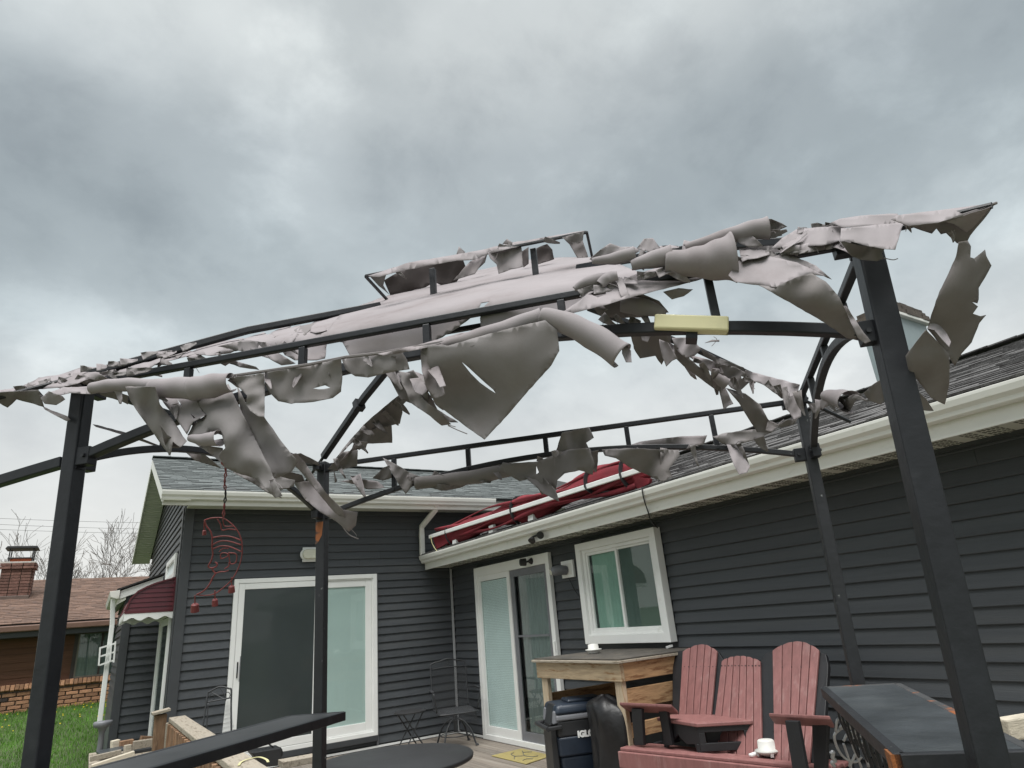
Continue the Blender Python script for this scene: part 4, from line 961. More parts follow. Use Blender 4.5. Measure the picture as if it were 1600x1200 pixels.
cloth('Lp', [(145, 663), (152, 664), (197, 676), (252, 697), (248, 699), (195, 680), (150, 667)], wave=.4, fr=.3)
cloth('F', [(150, 614), (180, 612), (200, 618), (200, 632), (186, 625), (165, 620)], off=.06, m='cloth_shaded_dark', wave=.6, tilt=.8)
# -- hanging front flaps, left half
EV = .12
curl('F', [(143, 607), (165, 603), (200, 601), (240, 602)], [7, 8, 9, 8], -2.6, 2.2, EV)
curl('F', [(238, 607), (270, 606), (306, 607)], [12, 14, 17], -2.4, 2.7, EV+.01)
curl('F', [(300, 608), (330, 603), (362, 597)], [16, 17, 13], -2.2, 2.4, EV+.02)
cloth('F', [(196, 604), (243, 604), (250, 632), (270, 656), (286, 682), (292, 689), (282, 699), (270, 690), (266, 712), (256, 700), (236, 672), (216, 645), (203, 625)], off=EV, wave=.85, tilt=.15, m='cloth_shaded')
cloth('F', [(250, 664), (262, 680), (285, 692), (280, 700), (268, 700), (264, 712), (258, 695)], off=EV+.004, m='cloth_shaded_dark', tilt=1.0, wave=.5)
cloth('F', [(246, 613), (306, 621), (316, 643), (322, 648), (302, 659), (292, 679), (276, 655), (256, 630)], off=EV-.02, wave=.35, tilt=-.5, holes=([(277, 624), (284, 633), (282, 634)], [(297, 646), (306, 653), (303, 654)]))
cloth('F', [(303, 620), (335, 611), (357, 600), (376, 640), (402, 692), (421, 730), (441, 775), (430, 778), (400, 748), (370, 739), (352, 731), (341, 712), (352, 700), (346, 676), (330, 674), (310, 684), (293, 680), (302, 662), (320, 650)], off=EV-.03, wave=.45, bumps=((350, 650, 40, .03),), m='cloth_shaded')
curl('F', [(296, 684), (320, 686), (342, 683)], [5, 11, 14], -2.9, 2.6, EV+.02, spiral=.35)
cloth('F', [(300, 690), (320, 696), (348, 700), (352, 720), (345, 722), (330, 710)], off=EV-.01, wave=.6)
cloth('F', [(357, 590), (413, 583), (414, 612), (413, 652), (404, 651), (392, 643), (384, 632), (386, 618), (372, 604)], off=EV+.02, wave=.5, bumps=((400, 620, 20, .02),), smoothpoly=False, m='cloth_shaded')
cloth('F', [(370, 600), (383, 628), (392, 640), (412, 650), (440, 690), (466, 722), (456, 737), (430, 748), (418, 735), (403, 702), (388, 672), (376, 645)], off=EV-.05, wave=.4, tilt=.2, m='cloth_shaded')
cloth('F', [(414, 582), (478, 572), (533, 560), (535, 590), (533, 612), (520, 622), (490, 628), (455, 631), (435, 627), (420, 612), (414, 600)], off=EV+.01, wave=.45, tilt=.25, holes=([(489, 607), (500, 604), (508, 602), (516, 606), (505, 608), (498, 608)],), m='cloth_shaded')
cloth('F', [(533, 560), (625, 545), (636, 562), (640, 577), (620, 580), (600, 584), (575, 590), (555, 588), (540, 577)], off=EV, wave=.5, tilt=.2, m='cloth_shaded')
MB().tube([pt('F', x, y, EV+.02) for x, y in ((358, 588), (420, 579), (480, 570), (540, 558), (600, 551), (650, 542), (700, 533))], .004, 6).build('hem', M['cloth_shaded_dark'], can)
cloth('F', [(590, 553), (650, 540), (720, 520), (748, 517), (740, 522), (690, 536), (655, 546), (600, 556)], off=EV+.022, wave=.2, tilt=-1.5)
# strips that blow down to the back left post
DB = 2.35
cloth(2.2, [(364, 738), (388, 727), (420, 741), (461, 750), (459, 760), (432, 768), (441, 779), (418, 770), (395, 755)], wave=.7, tilt=-.4, m='cloth_shaded')
cloth(2.3, [(400, 728), (440, 735), (472, 742), (478, 757), (450, 752), (420, 748)], m='cloth_shaded_dark', wave=.5, tilt=.7)
cloth(2.25, [(459, 754), (492, 751), (511, 775), (532, 796), (559, 800), (556, 821), (545, 831), (527, 816), (502, 801), (476, 780)], wave=.5, tilt=-.5)
cloth(2.2, [(447, 711), (463, 708), (476, 722), (491, 745), (512, 773), (536, 796), (540, 812), (522, 800), (505, 780), (485, 755), (468, 735), (456, 724)], wave=.6)
cloth(2.3, [(447, 711), (470, 708), (497, 722), (500, 728), (480, 722), (458, 727)], m='cloth_shaded_dark', wave=.4, tilt=.8)
thread(2.25, [(535, 822), (545, 835), (560, 842)], .002); thread(2.25, [(548, 826), (556, 835), (557, 838)], .0012)
cloth(2.5, [(288, 705), (300, 703), (314, 707), (313, 722), (305, 720), (296, 712)], wave=.4)
cloth(2.9, [(300, 708), (312, 704), (330, 718), (346, 732), (330, 727), (312, 722)], m='cloth_shaded_dark', wave=.4, tilt=.6)
# -- middle of the front: the big hanging flap with a slit, its roll and the knot of rags left of it
cloth('F', [(660, 538), (700, 540), (745, 527), (800, 512), (852, 500), (870, 515), (874, 548), (862, 570), (822, 615), (792, 650), (757, 687), (722, 662), (682, 632), (666, 605), (662, 575)], off=EV-.01, wave=.10, tilt=.35, bumps=((735, 625, 45, -.05), (800, 560, 60, .05), (690, 560, 30, .03)), holes=([(721, 565), (732, 574), (757, 597), (771, 609), (775, 615), (764, 608), (750, 598), (735, 583)],), name='fabric_flap', fr=.5, m='cloth_shaded')
curl('F', [(686, 541), (740, 529), (800, 512), (848, 495)], [5, 13, 15, 15], -2.0, 2.9, EV+.015, ragged=.06)
curl('F', [(846, 494), (880, 503), (925, 525), (972, 556)], [13, 17, 20, 21], [-2.8, -2.8, -2.6, -2.3], [2.9, 2.9, 2.7, 2.2], EV+.03, ragged=.1)
cloth('F', [(972, 541), (978, 538), (986, 548), (987, 566), (978, 566), (972, 552)], off=EV+.03, wave=.4, tilt=-.4)
cloth('F', [(657, 541), (692, 538), (712, 545), (697, 556), (685, 562), (676, 575), (684, 592), (693, 606), (696, 616), (680, 623), (667, 606), (659, 580)], off=EV+.025, wave=.9, bumps=((675, 575, 14, -.03),))
cloth('F', [(668, 578), (685, 571), (690, 585), (697, 603), (687, 605), (680, 592)], off=EV+.045, wave=.5, tilt=-1.0)
cloth('F', [(690, 553), (720, 545), (745, 538), (726, 560), (712, 567), (700, 572)], off=EV+.004, m='cloth_shaded_dark', wave=.5, tilt=1.2)
cloth('F', [(608, 590), (646, 578), (662, 600), (684, 640), (716, 660), (704, 660), (688, 652), (655, 634), (626, 624)], off=.02, m='cloth_shaded_dark', wave=.6, tilt=.6)
cloth('F', [(624, 580), (650, 585), (660, 600), (655, 615), (668, 630), (690, 645), (705, 663), (690, 665), (672, 650), (640, 628), (635, 612), (628, 600)], off=.05, wave=1.0, m='cloth_shaded')
cloth('F', [(640, 592), (658, 590), (668, 610), (660, 618), (648, 612)], off=.08, wave=.6, tilt=-.8)
thread('F', [(700, 665), (715, 672), (730, 678)], .0012); thread('F', [(700, 664), (712, 667)], .001)
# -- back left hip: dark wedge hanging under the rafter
for po_, dk, ti in (([(520, 722), (545, 690), (570, 662), (600, 636), (632, 610), (641, 622), (628, 634), (629, 645), (625, 662), (610, 665), (600, 672), (570, 672)], 'cloth_shaded_dark', .6), ([(560, 675), (612, 664), (613, 692), (575, 693), (562, 703), (550, 700)], 'cloth_shaded_dark', .3), ([(530, 722), (562, 700), (570, 705), (575, 690), (560, 690)], 'cloth', .2), ([(512, 733), (535, 706), (559, 703), (558, 728), (530, 735)], 'cloth_shaded_dark', .4)):
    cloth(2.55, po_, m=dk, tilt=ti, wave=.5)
cloth(2.6, [(521, 733), (523, 755), (527, 752), (520, 730), (512, 732)], wave=.3, m='cloth_shaded_dark')
# -- back truss
def bk(po_, **k_): return cloth('B', po_, **k_)
bk([(598, 715), (612, 722), (640, 738), (656, 744), (648, 750), (640, 765), (634, 772), (622, 755), (610, 735)], off=.03, wave=.7, m='cloth_shaded')
bk([(582, 747), (600, 730), (609, 727), (612, 747), (598, 751)], m='cloth_shaded_dark', off=.02, wave=.6, tilt=.6)
bk([(530, 752), (560, 748), (590, 752), (602, 762), (575, 765), (555, 757)], wave=.7, off=.02)
curl('B', [(650, 755), (700, 750), (755, 743), (800, 733)], [9, 10, 11, 10], -2.6, 2.6, .03, m='cloth_shaded')
bk([(660, 752), (700, 758), (745, 750), (720, 762), (690, 767), (672, 762)], wave=.4, off=.02, m='cloth_shaded_dark')
bk([(776, 735), (786, 722), (798, 724), (840, 721), (872, 708), (890, 702), (922, 700), (929, 725), (926, 742), (905, 735), (882, 740), (871, 750), (866, 780), (858, 770), (846, 773), (832, 748), (812, 752), (795, 742)], off=.06, wave=.5, tilt=.2, holes=([(838, 728), (842, 738), (838, 741)],), m='cloth_shaded')
bk([(820, 745), (848, 745), (868, 765), (874, 784), (862, 778), (848, 770)], off=.075, wave=.8, tilt=-.3, m='cloth_shaded')
bk([(868, 706), (878, 676), (920, 667), (928, 684), (916, 692), (922, 704), (890, 712)], off=.03, wave=.6, tilt=.4, m='cloth_shaded')
bk([(940, 702), (985, 700), (1030, 702), (1061, 703), (1062, 712), (1045, 733), (1051, 745), (1035, 753), (1012, 742), (985, 731), (962, 716), (945, 712)], off=.05, wave=.6, tilt=.2, m='cloth_shaded')
bk([(960, 705), (1000, 690), (1060, 682), (1105, 680), (1100, 694), (1060, 705), (1020, 712), (985, 716)], off=-.02, wave=.4, m='cloth')
bk([(1113, 682), (1135, 676), (1175, 671), (1212, 668), (1205, 676), (1180, 688), (1140, 697), (1128, 693)], off=.02, wave=.5, m='cloth_shaded')
bk([(1135, 694), (1152, 697), (1160, 710), (1172, 728), (1168, 738), (1155, 742), (1146, 725)], off=.05, wave=.5, tilt=-.5)
thread('B', [(1225, 655), (1210, 668), (1195, 678)], .0012)
# -- back right hip: torn strips trailing to the back right post
def hp(D_, po_, **k_): return cloth(D_, po_, **k_)
hp(2.0, [(984, 518), (1050, 518), (1046, 545), (1034, 570), (1024, 556), (1000, 560), (992, 548)], m='cloth_shaded_dark', tilt=.8, wave=.7)
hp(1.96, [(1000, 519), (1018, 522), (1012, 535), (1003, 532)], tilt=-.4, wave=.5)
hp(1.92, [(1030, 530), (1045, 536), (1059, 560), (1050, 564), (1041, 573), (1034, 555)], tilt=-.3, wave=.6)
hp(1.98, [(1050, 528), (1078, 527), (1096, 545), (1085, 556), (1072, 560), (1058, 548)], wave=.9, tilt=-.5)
hp(2.02, [(1052, 533), (1064, 550), (1095, 575), (1128, 598), (1122, 612), (1095, 592), (1068, 572), (1056, 560)], m='cloth_shaded_dark', tilt=.7, wave=.4)
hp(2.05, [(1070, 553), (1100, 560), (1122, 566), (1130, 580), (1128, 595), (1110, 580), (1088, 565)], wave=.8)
hp(2.08, [(1114, 566), (1150, 574), (1166, 583), (1170, 598), (1155, 612), (1142, 606), (1124, 584)], m='cloth_shaded_dark', wave=.8, tilt=.3, holes=([(1158, 588), (1162, 589), (1159, 592)],))
hp(2.1, [(1095, 545), (1125, 560), (1162, 574), (1165, 580), (1130, 572), (1100, 556)], m='cloth_shaded_dark', wave=.3, tilt=.5)
hp(2.15, [(1160, 577), (1200, 588), (1250, 601), (1246, 614), (1234, 621), (1215, 611), (1190, 600), (1172, 593)], tilt=-.5, wave=.6)
curl(2.02, [(1118, 588), (1126, 594), (1135, 600)], [6, 8, 9], -2.5, 2.6)
hp(2.05, [(1120, 598), (1131, 601), (1146, 631), (1138, 634), (1131, 641), (1126, 620)], tilt=-.3, wave=.5)
hp(2.1, [(1134, 606), (1165, 615), (1188, 632), (1200, 655), (1210, 664), (1206, 676), (1183, 675), (1168, 652), (1155, 630)], m='cloth_shaded_dark', wave=.7, tilt=.3)
hp(2.08, [(1200, 656), (1218, 664), (1206, 676), (1196, 672)], wave=.3, tilt=-.5)
hp(2.2, [(1229, 619), (1251, 613), (1252, 651), (1240, 657), (1234, 645), (1229, 640)], wave=.6, tilt=-.3)
hp(2.25, [(1207, 668), (1230, 656), (1246, 655), (1240, 664), (1222, 668)], m='cloth_shaded_dark', wave=.3)
thread(2.0, [(1115, 526), (1120, 531), (1112, 541)], .0009)
cloth(1.9, [(1101, 536), (1112, 531), (1124, 531), (1124, 534), (1113, 534)], wave=.3, fr=.2, m='cloth_shaded_dark')
# -- right half of the front slope: flat strip, horns and rolls
cloth('F', [(880, 487), (905, 470), (930, 449), (958, 441), (1000, 427), (1040, 414), (1082, 420), (1115, 431), (1060, 446), (1000, 461), (940, 478), (893, 490)], off=.05, wave=.25, tilt=-1.6, holes=([(918, 460), (932, 455), (946, 452), (947, 460), (934, 465), (925, 461)],))
curl('F', [(897, 452), (920, 440), (960, 432)], [4, 9, 7], -1.2, 2.8, .05); curl('F', [(938, 446), (950, 436), (965, 432)], [8, 10, 8], -.8, 2.9, .06)
cloth('F', [(962, 432), (972, 434), (984, 462), (970, 465)], off=.075, wave=.3, tilt=-1)
cloth('F', [(924, 476), (955, 466), (1005, 460), (1030, 470), (1045, 488), (1000, 496), (960, 497), (935, 492)], off=-.05, m='cloth_shaded_dark', tilt=1.1, wave=.5)
curl('F', [(970, 478), (1000, 480), (1040, 490)], [10, 16, 6], -1.0, 2.6, -.02)
cloth('F', [(1036, 456), (1060, 450), (1083, 452), (1068, 463), (1050, 468)], off=.02, m='cloth_shaded_dark', tilt=1.0, wave=.4)
cloth('F', [(921, 405), (938, 390), (953, 380), (970, 386), (992, 386), (1000, 392), (985, 402), (965, 410), (940, 412)], off=.05, wave=.8, tilt=.2)
curl('F', [(925, 408), (960, 404), (992, 396)], [4, 9, 11], -2.2, 2.5, .06)
cloth('F', [(994, 389), (1006, 373), (1020, 372), (1032, 388), (1015, 394)], off=.04, wave=.7)
curl('F', [(986, 415), (1015, 407), (1050, 400)], [7, 12, 17], -2.4, 2.6, .06)
curl('F', [(1040, 410), (1075, 410), (1110, 408), (1146, 402)], [17, 20, 27, 36], [-2.7, -2.5, -2.2, -2.0], [2.7, 2.6, 2.3, 2.0], .06, ragged=.05, name='fabric_horn')
curl('F', [(1070, 388), (1120, 374), (1165, 362), (1200, 356)], [6, 10, 13, 16], -2.4, 2.6, .04)
cloth('F', [(1188, 345), (1205, 342), (1222, 349), (1230, 354), (1216, 360), (1222, 368), (1205, 372), (1192, 362)], off=.0, m='cloth_shaded_dark', wave=.8, tilt=.6)
cloth('F', [(1148, 372), (1163, 360), (1178, 370), (1193, 385), (1170, 386), (1155, 380)], off=.05, wave=.5, tilt=.2)
cloth('F', [(1138, 430), (1150, 412), (1166, 396), (1200, 400), (1245, 410), (1292, 432), (1262, 428), (1242, 434), (1240, 438), (1212, 449), (1170, 444), (1148, 440)], off=.10, wave=.3, tilt=-1.0)
cloth('F', [(1186, 446), (1212, 448), (1242, 434), (1268, 427), (1290, 440), (1312, 466), (1326, 495), (1341, 532), (1322, 528), (1290, 505), (1240, 476)], off=.09, tilt=.9, wave=.35, bumps=((1275, 465, 40, .06),), m='cloth_shaded')
cloth('F', [(1318, 478), (1322, 478), (1350, 520), (1361, 533), (1352, 537), (1340, 528)], off=.11, wave=.3)
cloth('F', [(1205, 402), (1225, 396), (1245, 402), (1275, 415), (1300, 437), (1270, 424), (1240, 412)], off=.07, wave=.5, tilt=-.6)
cloth('F', [(1160, 388), (1200, 384), (1246, 384), (1290, 372), (1312, 380), (1300, 388), (1245, 398), (1220, 400), (1180, 396)], off=.03, wave=.6)
cloth('F', [(1222, 372), (1245, 358), (1270, 356), (1322, 352), (1318, 375), (1285, 384), (1240, 386), (1205, 388)], off=.04, wave=.6, tilt=-1.2)
curl('F', [(1222, 392), (1235, 390), (1248, 391)], [6, 7, 7], -2.4, 2.4, .06)
cloth('F', [(1298, 348), (1312, 342), (1345, 337), (1388, 334), (1402, 334), (1412, 349), (1360, 353), (1318, 356)], off=.05, wave=.7, tilt=-1.2)
cloth('F', [(1314, 357), (1345, 354), (1380, 350), (1412, 348), (1406, 366), (1399, 390), (1380, 389), (1350, 383), (1325, 376), (1312, 378)], off=.13, wave=.2, tilt=-.9)
cloth('F', [(1312, 376), (1350, 384), (1382, 389), (1378, 396), (1381, 404), (1370, 408), (1345, 406), (1330, 400), (1322, 390)], off=.10, wave=.6, tilt=.8, m='cloth_shaded')
thread('F', [(1381, 403), (1395, 406), (1403, 404)], .001, .10)
# near right corner: tip and the long shreds below it
DT = float((TIP['R']-CV).length/Vector(ray(1556, 318)).length)
cloth(DT+.04, [(1392, 343), (1400, 337), (1412, 335), (1480, 327), (1556, 317), (1527, 329), (1466, 348), (1420, 353)], tilt=-2.0, wave=.15, fr=.3)
cloth(DT+.05, [(1418, 352), (1466, 348), (1527, 329), (1556, 317), (1540, 339), (1516, 368), (1508, 383), (1495, 380), (1484, 370), (1478, 364), (1470, 366), (1463, 357), (1456, 365), (1440, 360)], m='cloth_shaded_dark', tilt=1.3, wave=.3, fr=.5)
cloth(DT+.03, [(1476, 346), (1540, 326), (1550, 322), (1520, 356), (1510, 363), (1490, 350)], tilt=1.0, wave=.3, fr=.3)
MB().tube([CV+Vector(ray(x, y))*(DT+.02) for x, y in ((1420, 353), (1466, 348), (1527, 329), (1557, 317))], .003, 6).build('hem', M['cloth_shaded_dark'], can)
cloth(DT+.05, [(1498, 378), (1512, 376), (1517, 385), (1516, 402), (1522, 404), (1539, 390), (1541, 400), (1549, 415), (1540, 432), (1529, 450), (1529, 468), (1527, 474), (1519, 472), (1528, 479), (1520, 490), (1532, 494), (1541, 492), (1530, 505), (1524, 520), (1518, 535), (1502, 553), (1492, 572), (1482, 556), (1470, 540), (1449, 514), (1455, 492), (1468, 455), (1485, 420), (1494, 400)], wave=.35, tilt=.35, tiltx=.25, bumps=((1490, 460, 60, .04),), name='fabric_flap', m='cloth_shaded')
cloth(DT+.02, [(1449, 513), (1456, 502), (1470, 510), (1480, 522), (1486, 534), (1483, 542), (1472, 530), (1460, 516)], wave=.7, tilt=-1.0)
cloth(DT+.06, [(1447, 515), (1468, 537), (1483, 553), (1484, 572), (1483, 602), (1476, 632), (1455, 622), (1432, 592), (1419, 577), (1415, 556), (1431, 535)], tilt=.8, wave=.3, bumps=((1455, 570, 30, .03),), m='cloth_shaded')
cloth(1.55, [(1349, 614), (1362, 602), (1380, 590), (1390, 604), (1386, 625), (1376, 632), (1358, 626)], wave=.6, tilt=.5, m='cloth_shaded')
cloth(1.5, [(1422, 602), (1436, 612), (1448, 624), (1459, 642), (1434, 641), (1420, 640)], wave=.3, tilt=.5, m='cloth_shaded')
curl('Rp', [(1290, 618), (1310, 622), (1328, 628)], [7, 12, 16], -2.4, 2.6, .0)
cloth('Rp', [(1322, 622), (1334, 616), (1348, 615), (1338, 624), (1326, 645), (1316, 642)], m='cloth_shaded_dark', wave=.8, tilt=.4)
cloth('Rp', [(1280, 625), (1292, 622), (1296, 632), (1284, 640)], wave=.4)
# -- small shreds and frayed bits all along the beams
shreds('F', [(20, 608), (110, 592), (205, 578)], 11, (18, 42), (7, 14), (-35, 30), .06)
shreds('F', [(120, 578), (200, 564), (290, 546)], 8, (16, 30), (7, 12), (-25, 8), .05, ('cloth', 'cloth_shaded'), (-.8, .2))
shreds('RF', [(210, 572), (300, 550), (390, 535), (500, 512)], 13, (20, 46), (8, 17), (-40, 25))
shreds('F', [(215, 582), (330, 560), (470, 532)], 7, (16, 34), (7, 13), (-20, 40), -.02)
shreds('F', [(150, 606), (240, 607), (360, 592), (520, 566), (640, 552)], 10, (14, 36), (7, 15), (30, 115), EV)
shreds('F', [(260, 625), (330, 660), (400, 720), (440, 770)], 7, (16, 38), (8, 16), (20, 80), EV-.03, ('cloth', 'cloth_shaded'))
shreds('F', [(600, 575), (650, 590), (690, 630)], 9, (16, 38), (8, 16), (10, 100), .03)
shreds('F', [(890, 462), (960, 440), (1050, 420), (1150, 400), (1250, 388), (1330, 378)], 24, (22, 56), (9, 20), (-40, 45), .05, ('cloth', 'cloth', 'cloth_shaded'), (-1.2, .4))
shreds('F', [(930, 405), (1010, 392), (1100, 380), (1210, 362), (1310, 352)], 13, (18, 46), (8, 18), (-35, 25), .0, ('cloth', 'cloth_shaded'), (-1.0, .5))
shreds('F', [(925, 488), (985, 500), (1040, 490)], 5, (18, 36), (8, 15), (20, 90), -.04, ('cloth_shaded', 'cloth_shaded_dark'))
shreds(2.04, [(985, 522), (1060, 548), (1130, 585), (1200, 600), (1248, 614)], 17, (16, 42), (7, 15), (15, 95))
shreds('B', [(545, 745), (640, 745), (760, 735), (880, 708), (1000, 702), (1150, 690), (1215, 672)], 13, (16, 40), (7, 15), (-20, 100), .04, ('cloth', 'cloth_shaded', 'cloth_shaded'))
shreds(DT+.05, [(1405, 345), (1470, 352), (1510, 372)], 2, (14, 34), (6, 13), (20, 110), 0, ('cloth', 'cloth_shaded', 'cloth_shaded_dark'))
shreds(2.5, [(520, 720), (570, 665), (635, 612)], 6, (18, 36), (8, 15), (20, 80), 0, ('cloth_shaded', 'cloth_shaded_dark'))
shreds('VF', [(600, 425), (700, 402), (800, 382), (890, 368)], 3, (14, 30), (6, 12), (10, 110), 0, ('cloth', 'cloth_shaded', 'cloth_shaded_dark'))
shreds('Rp', [(1255, 640), (1290, 620), (1335, 622)], 5, (14, 30), (7, 13), (0, 90))
# -- vent tier
cloth('VF', [(575, 431), (588, 427), (640, 410), (700, 400), (750, 391), (800, 379), (850, 371), (913, 360), (905, 368), (870, 374), (812, 385), (770, 395), (740, 406), (715, 407), (670, 415), (620, 425), (592, 433)], off=.03, tilt=-1.3, wave=.06, fr=.4, name='vent_cover')
cloth('VF', [(713, 398), (717, 385), (727, 394), (720, 400)], wave=.3); cloth('VF', [(785, 381), (792, 373), (801, 379), (800, 383)], wave=.3)
cloth('VB', [(600, 438), (640, 415), (705, 404), (722, 402), (728, 418), (714, 440), (690, 446), (680, 441), (665, 449), (640, 455), (610, 462)], m='vent_net', tilt=.4, wave=.2)
cloth('VF', [(578, 432), (604, 427), (599, 446), (608, 460), (592, 447)], m='cloth_shaded_dark', tilt=.8, wave=.3, off=-.02)
cloth('VF', [(762, 394), (790, 382), (814, 382), (816, 395), (817, 417), (798, 421), (779, 428), (776, 413), (766, 404)], wave=.6, tilt=-.2)
cloth('VF', [(735, 408), (760, 397), (752, 412), (742, 428), (722, 434), (708, 438), (722, 422)], wave=.7, tilt=-.3)
cloth('VB', [(740, 410), (762, 395), (758, 410), (745, 422), (738, 428)], m='vent_net', wave=.3)
cloth('VF', [(880, 372), (909, 362), (911, 378), (919, 402), (902, 403), (890, 382)], wave=.4)
cloth('VF', [(878, 371), (912, 361), (910, 379), (895, 382)], m='cloth_shaded_dark', off=.01, tilt=.6, wave=.3)
cloth('VB', [(838, 388), (855, 381), (863, 390), (866, 405), (850, 410), (838, 414)], m='vent_net', wave=.4, tilt=.3)
cloth('VB', [(812, 395), (826, 386), (826, 412), (818, 418)], m='vent_net', wave=.3)
# ================================================================== PERGOLA-SIDE THINGS: railing and scrap
rail = thing('deck_railing', (-3.755, -4.0, 0), 'weathered wooden deck railing with stained balusters left of the round table', 'railing')
capz = .85
for a, b in ((-1.95, -4.42), (-4.425, -6.45)):
    B(-3.822, -3.690, b, a, capz-.036, capz).build('cap_board', M['wood_old'], rail, .005)
B(-3.80, -3.765, -6.4, -1.98, capz-.125, capz-.037).build('rail_beam', M['wood_stain'], rail, .004)
B(-3.80, -3.765, -6.4, -1.98, .07, .15).build('rail_beam', M['wood_stain'], rail, .004)
y = -2.12; i = 0
me_bl = bpy.data.meshes.new('baluster'); mm = MB().box(-.018, .018, -.018, .018, 0, capz-.09); me_bl.from_pydata(mm.v, [], mm.f); me_bl.materials.append(M['wood_stain'])
while y > -6.35:
    inst(me_bl, 'baluster', rail, (-3.822+random.uniform(-.003, .003), y, .05), (1, 1, 1), (0, 0, random.uniform(-.05, .05)), .003); y -= .115 if i % 9 else .15; i += 1
px0 = ony(250, 1113, -1.95)[0]; pzt = ony(258, 1112, -1.95)[2]
p0 = MB().bar((-3.86, -1.90, 0), (-3.885, -1.90, pzt-.02), .095, .095, (0, 1, 0)).build('post', M['wood_stain'], rail, .005)
MB().bar((-3.955, -1.90, pzt-.008), (-3.815, -1.90, pzt+.012), .15, .022).build('post_cap', M['wood_old'], p0, .003)
MB().bar((-3.812, -1.955, 0), (-3.822, -1.955, pzt-.09), .04, .09, (0, 1, 0)).build('post', M['wood_old'], rail, .004)
MB().bar((-3.79, -4.40, 0), (-3.79, -4.40, capz-.04), .09, .09, (0, 1, 0)).build('post', M['wood_stain'], rail, .005)
B(-3.83, -3.75, -6.47, -6.38, 0, capz-.04).build('post', M['wood_stain'], rail, .005)
# strap tied over the cap board
sp = [onz(x, y, capz+.004) for x, y in ((373, 1196), (377, 1191), (390, 1186), (405, 1183), (416, 1186), (419, 1190))]
st_ = MB().sweep(catmull([Vector(p)+Vector((0, 0, .002*math.sin(i))) for i, p in enumerate(sp)], 5), .012, .002)
tag(st_.build('strap', M['strap']), 'pale yellow strap lying across the weathered rail cap', 'strap')
def tw(name, mb_, m_, label, cat, group=None, bevel=0.0, smooth=False): return tag(mb_.build(name, m_, None, bevel, smooth), label, cat, group)
# small tan board and black box behind the railing
tw('timber_offcut', MB().bar(onz(438, 1194, .62), onz(492, 1184, .62), .14, .04), M['wood_old'], 'tan timber offcut lying behind the back left post', 'timber', bevel=.003)
# scrap lumber beside the side door
scr = [((143, 1199), (210, 1177), -.3, .075, .05, 'scrap_pale', 'long pale board, lowest of the scrap lumber pile'), ((141, 1186), (189, 1175), .05, .06, .05, 'wood_old', 'orange-tan board end above the pale one in the scrap pile'),
       ((152, 1177), (194, 1169), .3, .30, .022, 'slate', 'dark grey sheet lying in the scrap pile'), ((174, 1164), (186, 1161), .55, .09, .08, 'scrap_pale', 'small cream block on top of the scrap pile'),
       ((207, 1166), (249, 1160), .45, .11, .10, 'wood_old', 'thick tan beam at the back of the scrap pile'), ((187, 1163), (208, 1159), .5, .09, .06, 'wood_stain', 'short brown split piece between block and beam'),
       ((219, 1155), (243, 1156), .7, .08, .07, 'wood_stain', 'brown log end behind the tan beam'), ((208, 1175), (236, 1170), -.2, .10, .03, 'black', 'short black plank beside the railing in the scrap pile'),
       ((194, 1172), (204, 1170), .05, .05, .09, 'scrap_pale', 'upright cream offcut in the middle of the scrap pile')]
for a, b, Y, wd_, ht_, mm_, lb in scr:
    tw('scrap_board', MB().bar(ony(*a, Y), ony(*b, Y+.02), wd_, ht_), M[mm_], lb, 'lumber', 'scrap lumber by the side door', .004)
lt = [ony(x, y, -.9) for x, y in ((240, 1174), (250, 1164), (262, 1155), (275, 1149), (280, 1152))]
tw('bent_lath', MB().sweep(catmull(lt, 5), .02, .03), M['wood_old'], 'thin bent lath leaning against the railing post', 'lath')
cr0 = ony(150, 1190, .1); pl_ = MB()
for i in range(7): pl_.box(-4.35, -3.72, -.55+i*.24, -.55+i*.24+.20, .28, .33)
pl_.box(-4.3, -4.2, -.5, 1.1, -.33, .28).box(-3.85, -3.75, -.5, 1.1, -.33, .28)
tw('lumber_rack', pl_, M['wood_old'], 'low wooden rack under the scrap lumber pile', 'rack')
pd = ony(158, 1131, 1.2)
tw('garden_pedestal', MB().lathe([(.10, -.9), (.11, -.86), (.04, -.75), (.032, -.10), (.05, -.05), (.10, -.025), (.105, .015), (.095, .028), (.02, .03)], (pd[0]+.02, 1.2, pd[2]), 20), M['grey_pl'], 'grey garden pedestal with round top at the bump-out corner', 'pedestal', smooth=True)

# ================================================================== FURNITURE
# ---- bar table of pine boards
XF, BY0, BY1, BZ = -.97, -4.75, -3.575, 1.05
bt = thing('bar_table', (-.5, -4.15, 0), 'homemade pine bar table with black felt top under the window', 'table')
B(XF-.03, -.03, BY0-.03, BY1+.03, BZ-.022, BZ-.002).build('tabletop', M['wood_old'], bt, .003)
MB().prism([(XF-.012, BY0-.012, BZ-.001), (-.03, BY0-.035, BZ-.001), (-.03, BY1+.03, BZ-.001), (XF-.005, BY1+.02, BZ-.001)], (0, 0, .010)).build('felt_cover', M['felt'], bt)
B(XF, XF+.04, BY0, BY1, BZ-.155, BZ-.023).build('apron_board', M['wood_new'], bt, .004)
B(XF+.041, -.05, BY0, BY0+.04, BZ-.155, BZ-.023).build('apron_board', M['wood_newx'], bt, .004)
B(XF+.041, -.05, BY1-.04, BY1, BZ-.155, BZ-.023).build('apron_board', M['wood_newx'], bt, .004)
B(XF+.06, -.07, BY0+.015, BY0+.05, .70, .84).build('side_board', M['wood_newx'], bt, .004)
B(XF+.06, -.07, BY0+.015, BY0+.05, .50, .60).build('side_board', M['wood_newx'], bt, .004)
B(XF+.10, -.07, BY1-.05, BY1-.015, .62, .76).build('side_board', M['wood_newx'], bt, .004)
